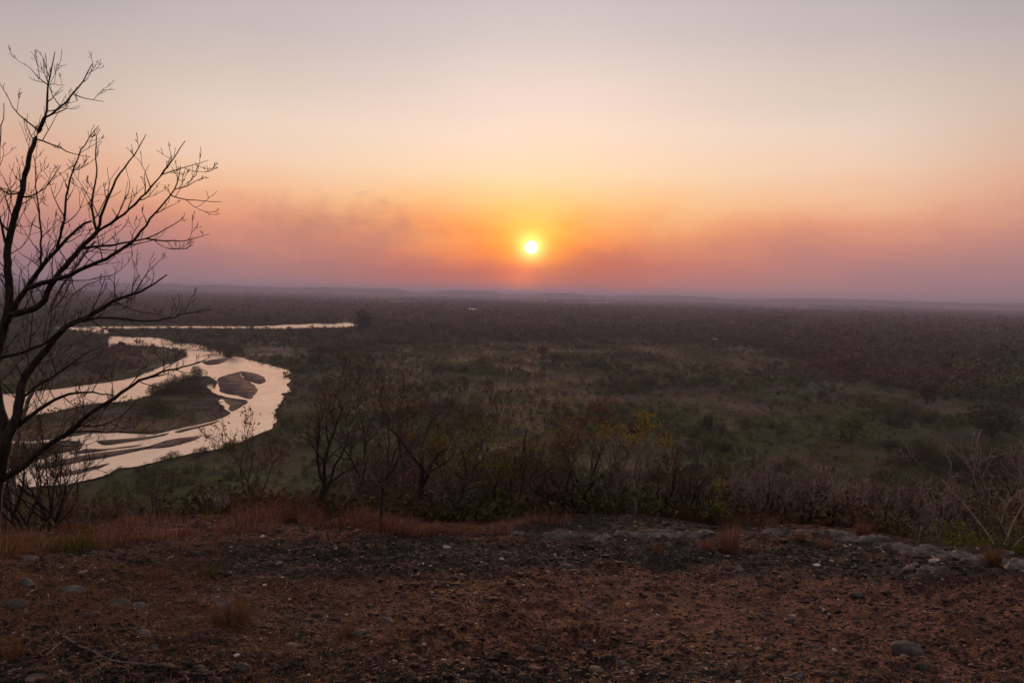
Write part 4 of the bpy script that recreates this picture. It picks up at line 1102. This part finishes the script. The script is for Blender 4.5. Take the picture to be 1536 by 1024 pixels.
# ------------------------------------------------------------------ stones
def rock_mesh(seed, sx=1, sy=1, sz=.6, rough=.16, sub=3, round_=0.0, mat='stone_grey'):
    rng = np.random.default_rng(seed)
    bm = bmesh.new(); bmesh.ops.create_icosphere(bm, subdivisions=sub, radius=1)
    dirs = rng.normal(size=(9, 3)); dirs /= np.linalg.norm(dirs, axis=1, keepdims=True); cut = rng.uniform(.42 + .45 * round_, .9, 9)
    for v in bm.verts:
        p = np.array(v.co[:]); q = p.copy()
        for d, c in zip(dirs, cut):
            t = q @ d
            if t > c: q = q - d * (t - c) * .92
        q *= 1 + rough * (math.sin(q[0] * 3.1 + seed) * .3 + math.sin(q[1] * 5.3 + seed * 2) * .25 + math.sin(q[2] * 4.7 + q[0] * 3) * .2) + rng.normal() * .03 * (1 - round_)
        v.co = (q[0] * sx, q[1] * sy, q[2] * sz)
    me = bpy.data.meshes.new('stone'); bm.to_mesh(me); bm.free()
    me.polygons.foreach_set('use_smooth', np.full(len(me.polygons), round_ > .5)); me.materials.append(M[mat]); return me

def stone(px, py, wpx, hpx, label, mat, seed, round_=0.0, rot=None):
    P = on_ground(px, py + hpx * .35); d = np.linalg.norm(P - CAM); w = wpx * d / F_PX / 2; h = hpx * d / F_PX / 2 * 1.15
    P[2] += h * .08
    o = link('stone', rock_mesh(seed, w, w * .75, h, mat=mat, round_=round_), loc=P); o.rotation_euler = (0, 0, rot if rot is not None else 0)
    tag(o, label, 'stone'); return o
ST = [
 (580, 930, 32, 18, 'grey angular stone on bare earth, the largest left of centre', 'stone_grey', 1),
 (540, 946, 34, 9, 'dark flat stone lying beside the large grey angular stone', 'stone_dark', 2),
 (556, 908, 14, 12, 'small black stone just above the large grey angular stone', 'stone_dark', 3),
 (670, 819, 12, 7, 'small whitish pebble on the dark earth below the orange grass', 'stone_pale', 4),
 (752, 837, 9, 6, 'tiny pale pebble in the middle of the dark earth', 'stone_pale', 5),
 (208, 908, 23, 17, 'grey rounded stone left of the big grass tussock', 'stone_grey', 6),
 (178, 902, 32, 10, 'flat grey stone touching the rounded grey one', 'stone_grey', 7),
 (270, 900, 18, 6, 'thin flat grey stone left of the big grass tussock', 'stone_grey', 8),
 (330, 902, 34, 7, 'pale flat slab behind the big grass tussock', 'stone_grey', 9),
 (110, 883, 36, 12, 'long pale grey stone in the dry grass at the left', 'stone_grey', 10),
 (42, 872, 20, 20, 'upright blue-grey stone near the left edge', 'stone_grey', 11),
 (40, 835, 28, 11, 'flat grey stone near the left edge behind the upright one', 'stone_grey', 12),
 (24, 903, 36, 12, 'dark low stone at the left edge', 'stone_dark', 13),
 (213, 947, 22, 10, 'dark smooth stone in the leaf litter below the rounded grey one', 'stone_grey', 14),
 (184, 966, 12, 8, 'small grey pebble above the fallen branch', 'stone_grey', 15),
 (232, 968, 13, 9, 'small grey pebble right of the fallen branch fork', 'stone_grey', 16),
 (364, 998, 20, 15, 'dark round stone below the big grass tussock', 'stone_dark', 17),
 (56, 946, 12, 7, 'small brownish stone left of the fallen branch', 'stone_brown', 18),
 (55, 1014, 30, 8, 'flat brown stone at the bottom left', 'stone_brown', 19),
 (352, 794, 18, 7, 'pale grey stone among the dark earth under the left crest', 'stone_grey', 20),
 (394, 803, 9, 5, 'small white pebble under the left crest', 'stone_pale', 21),
 (690, 970, 12, 10, 'black round stone in the lower middle', 'stone_dark', 22),
 (807, 970, 19, 12, 'black rounded stone below the dark twig', 'stone_dark', 23),
 (798, 901, 14, 7, 'flat brown stone above and right of the dark twig', 'stone_brown', 24),
 (883, 906, 18, 8, 'brownish grey flat stone in the middle of the bare earth', 'stone_brown', 25),
 (932, 992, 14, 8, 'grey pebble near the bottom right of the centre', 'stone_grey', 26),
 (894, 1003, 30, 12, 'brown flat stone at the bottom edge near the centre', 'stone_brown', 27),
 (1361, 969, 44, 18, 'large dark smooth oval stone at the lower right', 'stone_dark', 28),
 (1383, 998, 20, 14, 'black rounded stone just below the large oval one', 'stone_dark', 29),
 (1284, 890, 20, 8, 'dark oval stone on bare earth under the right ledge', 'stone_dark', 30),
 (1225, 846, 14, 6, 'small pale pebble below the right ledge', 'stone_pale', 31),
 (1107, 851, 22, 9, 'light brown flat stone below the dry tussock', 'stone_brown', 32),
 (1222, 968, 14, 5, 'thin flat grey stone at the lower right', 'stone_grey', 33),
 (1222, 979, 11, 9, 'small brown pebble under the thin flat grey stone', 'stone_brown', 34),
 (1197, 1010, 22, 9, 'grey flat stone near the bottom edge at the right', 'stone_grey', 35),
 (1036, 1010, 14, 10, 'dark small stone at the bottom edge right of centre', 'stone_dark', 36),
 (1065, 983, 16, 9, 'brown stone above the dark small one at the bottom', 'stone_brown', 37),
 (1510, 827, 18, 9, 'pale stone at the top of the right ledge near the frame edge', 'stone_grey', 38),
 (1402, 838, 16, 6, 'bluish white stone chip on the ash-grey rock at the right', 'stone_pale', 39),
 (1430, 780, 12, 8, 'rounded stone at the foot of the dead white tree', 'stone_grey', 40),
]
for q in ST: stone(*q, round_=(1.0 if 'oval' in q[4] or 'round' in q[4] else .3))
# loose small stones, counted ones
protos_s = {k: [rock_mesh(60 + 7 * i + j, 1, .8, .5, mat=k, sub=2, round_=.3 * j) for j in range(3)] for i, k in enumerate(('stone_dark', 'stone_brown', 'stone_grey'))}
P, px, py, rg2 = ground_pts(1500, 601, (2.9, 10)); cnt = 0
words = {'stone_dark': ('small black stone among those strewn over the burnt earth', 'small black strewn stones', 'black_stone'),
         'stone_brown': ('small brown stone among those strewn over the burnt earth', 'small brown strewn stones', 'brown_stone'), 'stone_grey': ('small grey stone among those strewn over the burnt earth', 'small grey strewn stones', 'grey_stone')}
for p, a, b in zip(P, px, py):
    if not (0 < a < 1536 and b < 1024): continue
    pr = .9 if a < 420 else .45
    if rg2.uniform() > pr: continue
    k = rg2.choice(['stone_dark', 'stone_brown', 'stone_grey'], p=[.5, .32, .18] if a > 420 else [.25, .35, .4])
    me = protos_s[k][rg2.integers(3)]; s = np.exp(rg2.normal(math.log(.0125), .45)) * (.5 + p[1] / 6)
    o = link(words[k][2], me, loc=(p[0], p[1], p[2] + s * .12)); o.scale = (s * rg2.uniform(.8, 1.4), s, s * rg2.uniform(.7, 1.2)); o.rotation_euler = (0, 0, rg2.uniform(0, 6.28))
    tag(o, words[k][0], 'stone', words[k][1]); cnt += 1
    if cnt >= 280: break

# rock ledges breaking through the crest
def ledge(name, label, pts, half, hgt, seed, res=.016):
    """ridge of rock along a line of ground points given in photo pixels"""
    W = np.array([on_ground(a, b)[:2] for a, b in pts]); rng = np.random.default_rng(seed)
    x0, y0 = W.min(0) - half * 1.6; x1, y1 = W.max(0) + half * 1.6
    gx, gy = np.meshgrid(np.arange(x0, x1, res), np.arange(y0, y1, res))
    dist = np.full(gx.shape, 9.0); tt = np.zeros(gx.shape)
    for i in range(len(W) - 1):
        a, b = W[i], W[i + 1]; ab = b - a
        t = np.clip(((gx - a[0]) * ab[0] + (gy - a[1]) * ab[1]) / (ab @ ab), 0, 1)
        d = np.hypot(gx - a[0] - ab[0] * t, gy - a[1] - ab[1] * t)
        dist = np.minimum(dist, d)
    n1 = fbm(gx * 3.2, gy * 3.2, seed, 4); n2 = fbm(gx * 13, gy * 13, seed + 1, 3)
    strat = np.floor((n1 * 1.6 + gy * .9) * 7) / 7 - (n1 * 1.6 + gy * .9)
    e = dist / half + (n1 - .5) * 1.5
    prof = 1 - sm(.25, 1.05, e)
    z = H(gx, gy) - .05 + (.05 + hgt * (.2 + 1.1 * n1)) * prof + (.06 * strat + .06 * (n2 - .5) + .05 * (fbm(gx * 30, gy * 30, seed + 4, 2) - .5)) * prof
    keep = prof > .02
    ny, nx = gx.shape; idx = np.arange(ny * nx).reshape(ny, nx)
    q = np.stack([idx[:-1, :-1], idx[:-1, 1:], idx[1:, 1:], idx[1:, :-1]], -1)
    kq = keep[:-1, :-1] | keep[:-1, 1:] | keep[1:, 1:] | keep[1:, :-1]
    q = q[kq]; V = np.stack([gx, gy, z], -1).reshape(-1, 3)
    u, inv = np.unique(q, return_inverse=True); V = V[u]; q = inv.reshape(-1, 4)
    o = link(name, np_mesh(name, V, q, 'outcrop', smooth=True, k=4)); tag(o, label, 'rock'); return o
ledge('rock_ledge', 'grey rock ledge on the crest below the yellow-leafed tree', [(905, 806), (960, 803), (1010, 802), (1056, 800)], .26, .05, 701)
ledge('rock_ledge', 'low dark rock hump left of the ledge under the yellow-leafed tree', [(812, 806), (850, 800), (890, 806)], .2, .035, 702)
ledge('rock_ledge', 'long pale rock edge running right along the crest', [(1150, 798), (1200, 799), (1260, 803), (1330, 812)], .18, .05, 703)
ledge('rock_ledge', 'sloping ash-grey rock slab at the right end of the crest', [(1345, 820), (1400, 830), (1450, 838), (1500, 846), (1545, 856)], .30, .04, 704)
ledge('rock_ledge', 'small bluish rock patch in front of the sloping slab', [(1375, 850), (1420, 858)], .14, .03, 705)

# tussocks
def tussock(px, py, wpx, hpx, n, mat, label, seed, wblade=.0022, droop=.9, name='grass_tussock'):
    P = on_ground(px, py); d = np.linalg.norm(P - CAM); w = wpx * d / F_PX / 2; h = hpx * d / F_PX
    rng = np.random.default_rng(seed)
    a = rng.uniform(0, 6.28, n); rb = np.sqrt(rng.uniform(0, 1, n)) * w * .32
    B = np.stack([np.cos(a) * rb, np.sin(a) * rb, np.full(n, -.012)], 1)
    a2 = a + rng.normal(size=n) * .5; f = rng.uniform(0, 1, n) ** .7
    L = w * f * droop; hh = h * (1.02 - .5 * f ** 2) * rng.uniform(.55, 1, n)
    V, T = blade_geo(B, hh, np.stack([np.cos(a2) * L, np.sin(a2) * L], 1), rng.uniform(.5, 1.1, n) * wblade, rng, curl=.7)
    o = link(name, np_mesh(name, V, T, mat, {'var': ('FACE', np.repeat(np.clip(rng.normal(.5, .25, n), 0, 1), 3))}), loc=P)
    tag(o, label, 'grass tuft'); return o
tussock(345, 944, 120, 66, 620, 'grass_dry', 'big spreading dry grass tussock in the left foreground', 801, .0016)
tussock(1095, 828, 66, 62, 300, 'grass_red', 'tall upright rusty grass tussock in front of the rock ledge', 802, .0018, 1.0)
tussock(1060, 824, 46, 22, 260, 'grass_red', 'low rusty grass tuft left of the tall upright tussock', 803, .002)
tussock(1294, 806, 40, 34, 300, 'grass_red', 'brush-like rusty grass tuft on the long pale rock edge', 804, .0024)
tussock(1200, 812, 32, 24, 240, 'grass_dry', 'pale brown grass tuft on the long rock edge left of the brush-like one', 805, .002)
tussock(1240, 822, 34, 22, 200, 'grass_red', 'small rusty tuft below the long rock edge', 806, .002)
tussock(1490, 846, 46, 34, 280, 'grass_dry', 'brown grass tuft on the sloping slab at the right edge', 807, .002)
tussock(520, 952, 60, 30, 220, 'grass_dry', 'thin dry grass tuft left of the large grey angular stone', 808, .0013)
tussock(968, 916, 34, 14, 90, 'grass_dry', 'tiny dry tuft on the bare earth right of centre', 809, .0012)
tussock(985, 828, 34, 24, 130, 'grass_dry', 'thin pale tuft in front of the grey rock ledge', 810, .0014)
tussock(20, 990, 60, 50, 200, 'grass_dry', 'sparse brown tuft at the lower left edge', 811, .0013)
tussock(240, 872, 70, 28, 260, 'grass_dry', 'brown grass tuft behind the flat grey stones', 812, .0015)
tussock(312, 862, 60, 26, 240, 'grass_green', 'greenish grass tuft behind the big spreading tussock', 813, .0015)
tussock(1460, 962, 36, 22, 60, 'grass_dry', 'few bent straws standing at the right edge', 814, .0011)
tussock(265, 992, 30, 26, 40, 'grass_dry', 'few pale straws right of the fallen branch', 815, .0012)
tussock(110, 826, 120, 34, 700, 'grass_green', 'yellow-green grass clump on the left crest', 816, .0022)
tussock(30, 822, 90, 30, 500, 'grass_dry', 'brown grass clump under the big tree at the left edge', 817, .0022)

# fallen branch and twigs
def lying(name, label, pts, r0_, r1_, mat, side=()):
    def line(pp, ra, rb):
        W = []
        pp = np.array(pp, float); L = np.concatenate([[0], np.cumsum(np.hypot(*np.diff(pp, axis=0).T))]); s = np.linspace(0, L[-1], max(8, int(L[-1] / 7)))
        for a, b in zip(np.interp(s, L, pp[:, 0]), np.interp(s, L, pp[:, 1])): W.append(on_ground(a, b, .006))
        W = np.array(W); W[1:-1] = (W[:-2] + W[1:-1] + W[2:]) / 3
        W += np.random.default_rng(7).normal(size=W.shape) * .0018
        return W, np.linspace(ra, rb, len(W))
    main = line(pts, r0_, r1_); base = main[0][0]
    root = link(name, None, loc=base); tag(root, label, 'branch')
    link('stem', tubes_mesh('stem', [main], mat, base), root)
    for sd in side: link('twig', tubes_mesh('twig', [line(sd, r0_ * .6, r1_)], mat, base), root)
lying('fallen_branch', 'thin grey forked branch lying in the leaf litter at the lower left', [(84, 950), (112, 966), (135, 975), (152, 984), (164, 991), (185, 996), (215, 997), (250, 1000)], .0072, .003, 'grey_bark',
      [[(164, 990), (172, 981), (178, 978)], [(92, 965), (78, 976), (70, 984)]])
lying('dead_twig', 'thin black twig lying on the bare earth in the centre', [(722, 912), (745, 914), (758, 918), (775, 925), (805, 930)], .006, .002, 'dark_bark', [[(745, 914), (750, 910), (757, 909)]])

# ------------------------------------------------------------------ sky and sun
sd = ray(797, 371); sd = sd / np.linalg.norm(sd)
SEL = math.asin(sd[2]); SAZ = math.atan2(sd[0], sd[1])
w = bpy.data.worlds.new('World'); S.world = w; w.use_nodes = True
nt = w.node_tree; nt.nodes.clear(); g = G(nt)
tc = g.n('ShaderNodeTexCoord').outputs['Generated']
dirn = g.n('ShaderNodeVectorMath', {0: tc}, operation='NORMALIZE').outputs[0]
sep = g.n('ShaderNodeSeparateXYZ', {0: dirn})
el = g.math('MULTIPLY', g.math('ARCSINE', sep.outputs[2]), 57.29578)
azd = g.math('SUBTRACT', g.math('MULTIPLY', g.math('ARCTAN2', sep.outputs[0], sep.outputs[1]), 57.29578), math.degrees(SAZ))
aab = g.math('ABSOLUTE', azd)
nvec = g.n('ShaderNodeCombineXYZ', {0: g.math('MULTIPLY', azd, .11), 1: g.math('MULTIPLY', el, .24), 2: 3.7}).outputs[0]
bill = g.noise(nvec, 1.0, 6, .58, .35)
nv2 = g.n('ShaderNodeCombineXYZ', {0: g.math('MULTIPLY', azd, .035), 1: g.math('MULTIPLY', el, .16), 2: 9.1}).outputs[0]
wisp = g.noise(nv2, 1.0, 4, .55, .2)
low = g.map(el, 13.0, 4.0)
elw = g.math('ADD', el, g.math('MULTIPLY', g.math('SUBTRACT', bill, .5), g.math('MULTIPLY', low, -3.2)))
elw = g.math('ADD', elw, g.math('MULTIPLY', g.math('SUBTRACT', wisp, .5), -3.0))
pos = g.math('DIVIDE', g.math('ADD', elw, 2.0), 92.0)
E = lambda deg: (deg + 2) / 92.0
def ramp(st): return g.ramp(pos, [(E(a), s2l(c)) for a, c in st])
top = [(36, (182, 170, 170)), (60, (172, 158, 156)), (90, (168, 154, 152))]
cA = ramp([(-2, (150, 100, 100)), (0, (192, 120, 112)), (1, (214, 120, 98)), (2, (228, 116, 84)), (3.2, (250, 142, 86)), (4.4, (253, 168, 98)), (6, (253, 200, 136)), (8.5, (251, 218, 180)), (11, (247, 221, 202)), (13.5, (238, 216, 206)),
           (17, (217, 203, 199)), (20, (202, 192, 194))] + top)
cB = ramp([(-2, (128, 102, 112)), (0, (168, 128, 130)), (1.2, (178, 128, 126)), (2.4, (194, 132, 122)), (4.0, (214, 142, 122)), (5, (234, 160, 126)), (6.4, (246, 190, 150)), (8.6, (244, 208, 180)), (11, (236, 213, 195)), (13.5, (220, 201, 188)),
           (17, (200, 187, 186)), (20, (188, 180, 186))] + top)
cC = ramp([(-2, (112, 94, 108)), (0, (150, 122, 132)), (1.2, (158, 122, 128)), (2.6, (176, 132, 130)), (4.2, (194, 138, 128)), (5.4, (212, 152, 132)), (7.4, (224, 170, 146)), (9.4, (218, 180, 158)), (12, (208, 184, 170)), (15, (190, 177, 174)),
           (20, (160, 158, 168))] + top)
cD = ramp([(-2, (72, 62, 74)), (0, (90, 76, 88)), (5, (140, 112, 114)), (14, (158, 136, 136))] + top)
c = g.mix(g.map(aab, 3.0, 19.0, smooth=False), cA, cB)
c = g.mix(g.map(aab, 19.0, 35.0), c, cC)
c = g.mix(g.map(aab, 38.0, 100.0), c, cD)
# banks of smoke: azimuth/elevation centre, radii, strength
def bank(az0, el0, ra, re_, rough, edge):
    dx = g.math('DIVIDE', g.math('SUBTRACT', azd, az0), ra); dy = g.math('DIVIDE', g.math('SUBTRACT', el, el0), re_)
    d = g.math('SQRT', g.math('ADD', g.math('MULTIPLY', dx, dx), g.math('MULTIPLY', dy, dy)))
    nv = g.n('ShaderNodeCombineXYZ', {0: g.math('MULTIPLY', azd, .42), 1: g.math('MULTIPLY', el, .62), 2: az0 * .7}).outputs[0]
    nn = g.noise(nv, 1.0, 7, .6, .3)
    d = g.math('ADD', d, g.math('MULTIPLY', g.math('SUBTRACT', nn, .5), rough))
    return g.map(d, 1.0 + edge * .5, 1.0 - edge)
def pxdir(px_, py_):
    d = ray(px_, py_); d = d / np.linalg.norm(d); return math.degrees(math.atan2(d[0], d[1]) - SAZ), math.degrees(math.asin(d[2]))
for (bx, by, ra, re_, rough, edge, colr, st) in (
    (505, 372, 6.0, 2.9, 2.6, .9, (178, 124, 116), .55),
    (905, 408, 4.6, 1.8, 2.0, .8, (180, 108, 98), .50),
    (1060, 385, 8.0, 1.5, 2.4, 1.0, (186, 126, 120), .28),
    (640, 418, 7.0, 1.4, 2.2, .9, (172, 108, 104), .40),
    (250, 395, 9.0, 1.6, 2.2, 1.0, (156, 118, 124), .35)):
    a0, e0 = pxdir(bx, by)
    c = g.mix(g.math('MULTIPLY', bank(a0, e0, ra, re_, rough, edge), st), c, s2l(colr))
# glow round the sun and its disc
dt = g.n('ShaderNodeVectorMath', {0: dirn, 1: tuple(float(v) for v in sd)}, operation='DOT_PRODUCT').outputs['Value']
ang = g.math('MULTIPLY', g.math('ARCCOSINE', g.math('MINIMUM', dt, .9999999)), 57.29578)
def gauss(s): 
    q = g.math('DIVIDE', ang, s); return g.math('EXPONENT', g.math('MULTIPLY', g.math('MULTIPLY', q, q), -1.0))
smoke = g.map(g.math('ADD', el, g.math('MULTIPLY', g.math('SUBTRACT', bill, .5), 5.0)), 1.2, 3.8, .25, 1.0)
def add(c, fac, col):
    s_ = g.n('ShaderNodeVectorMath', {0: col, 3: 1.0}, operation='SCALE'); nt.links.new(fac, s_.inputs[3])
    return g.n('ShaderNodeVectorMath', {0: c, 1: s_.outputs[0]}, operation='ADD').outputs[0]
expo = lambda s: g.math('EXPONENT', g.math('DIVIDE', ang, -s))
c = add(c, g.math('MULTIPLY', gauss(5.0), g.math('MULTIPLY', smoke, 1.0)), (.16, .02, -.05))
colm = g.math('EXPONENT', g.math('MULTIPLY', g.math('POWER', g.math('DIVIDE', g.math('ADD', azd, .8), 1.3), 2.0), -1.0))
c = add(c, g.math('MULTIPLY', colm, g.map(el, 3.4, .4)), (.34, .045, 0.0))
c = add(c, g.math('MULTIPLY', expo(1.05), smoke), (1.0, .58, .06))
c = add(c, g.math('MULTIPLY', gauss(2.3), smoke), (.20, .13, .0))
c = add(c, gauss(.85), (.55, .60, .28))
c = add(c, g.map(ang, .50, .32), (6.0, 5.6, 4.2))
c = g.n('ShaderNodeVectorMath', {0: c, 1: (0, 0, 0)}, operation='MAXIMUM').outputs[0]
sk = g.n('ShaderNodeTexSky', sky_type='NISHITA', sun_disc=False, sun_elevation=SEL, sun_rotation=SAZ, altitude=100, air_density=1.4, dust_density=6.0)
bg1 = g.n('ShaderNodeBackground', {'Color': c, 'Strength': 1.0}); bg2 = g.n('ShaderNodeBackground', {'Color': sk.outputs[0], 'Strength': .006})
ad = g.n('ShaderNodeAddShader', {0: bg1.outputs[0], 1: bg2.outputs[0]})
wo = g.n('ShaderNodeOutputWorld'); nt.links.new(ad.outputs[0], wo.inputs[0])
w.cycles.sampling_method = 'MANUAL'; w.cycles.sample_map_resolution = 2048

sl = bpy.data.lights.new('sun', 'SUN'); sl.energy = 1.4; sl.angle = R(2.5); sl.color = (1.0, .46, .22)
so = link('sun', sl); so.location = (0, 0, 80)
so.rotation_euler = Vector([float(v) for v in sd]).to_track_quat('Z', 'Y').to_euler()

# ------------------------------------------------------------------ render settings
S.view_settings.view_transform = 'Standard'; S.view_settings.look = 'None'; S.view_settings.exposure = 0; S.view_settings.gamma = 1
S.render.engine = 'CYCLES'
cy = S.cycles
cy.use_denoising = True; cy.denoiser = 'OPENIMAGEDENOISE'; cy.denoising_input_passes = 'RGB_ALBEDO_NORMAL'; cy.denoising_prefilter = 'ACCURATE'
cy.max_bounces = 5; cy.diffuse_bounces = 2; cy.glossy_bounces = 2; cy.transmission_bounces = 2; cy.volume_bounces = 0
cy.use_adaptive_sampling = True; cy.adaptive_threshold = .008
cy.filter_width = 1.6
S.render.threads_mode = 'AUTO'
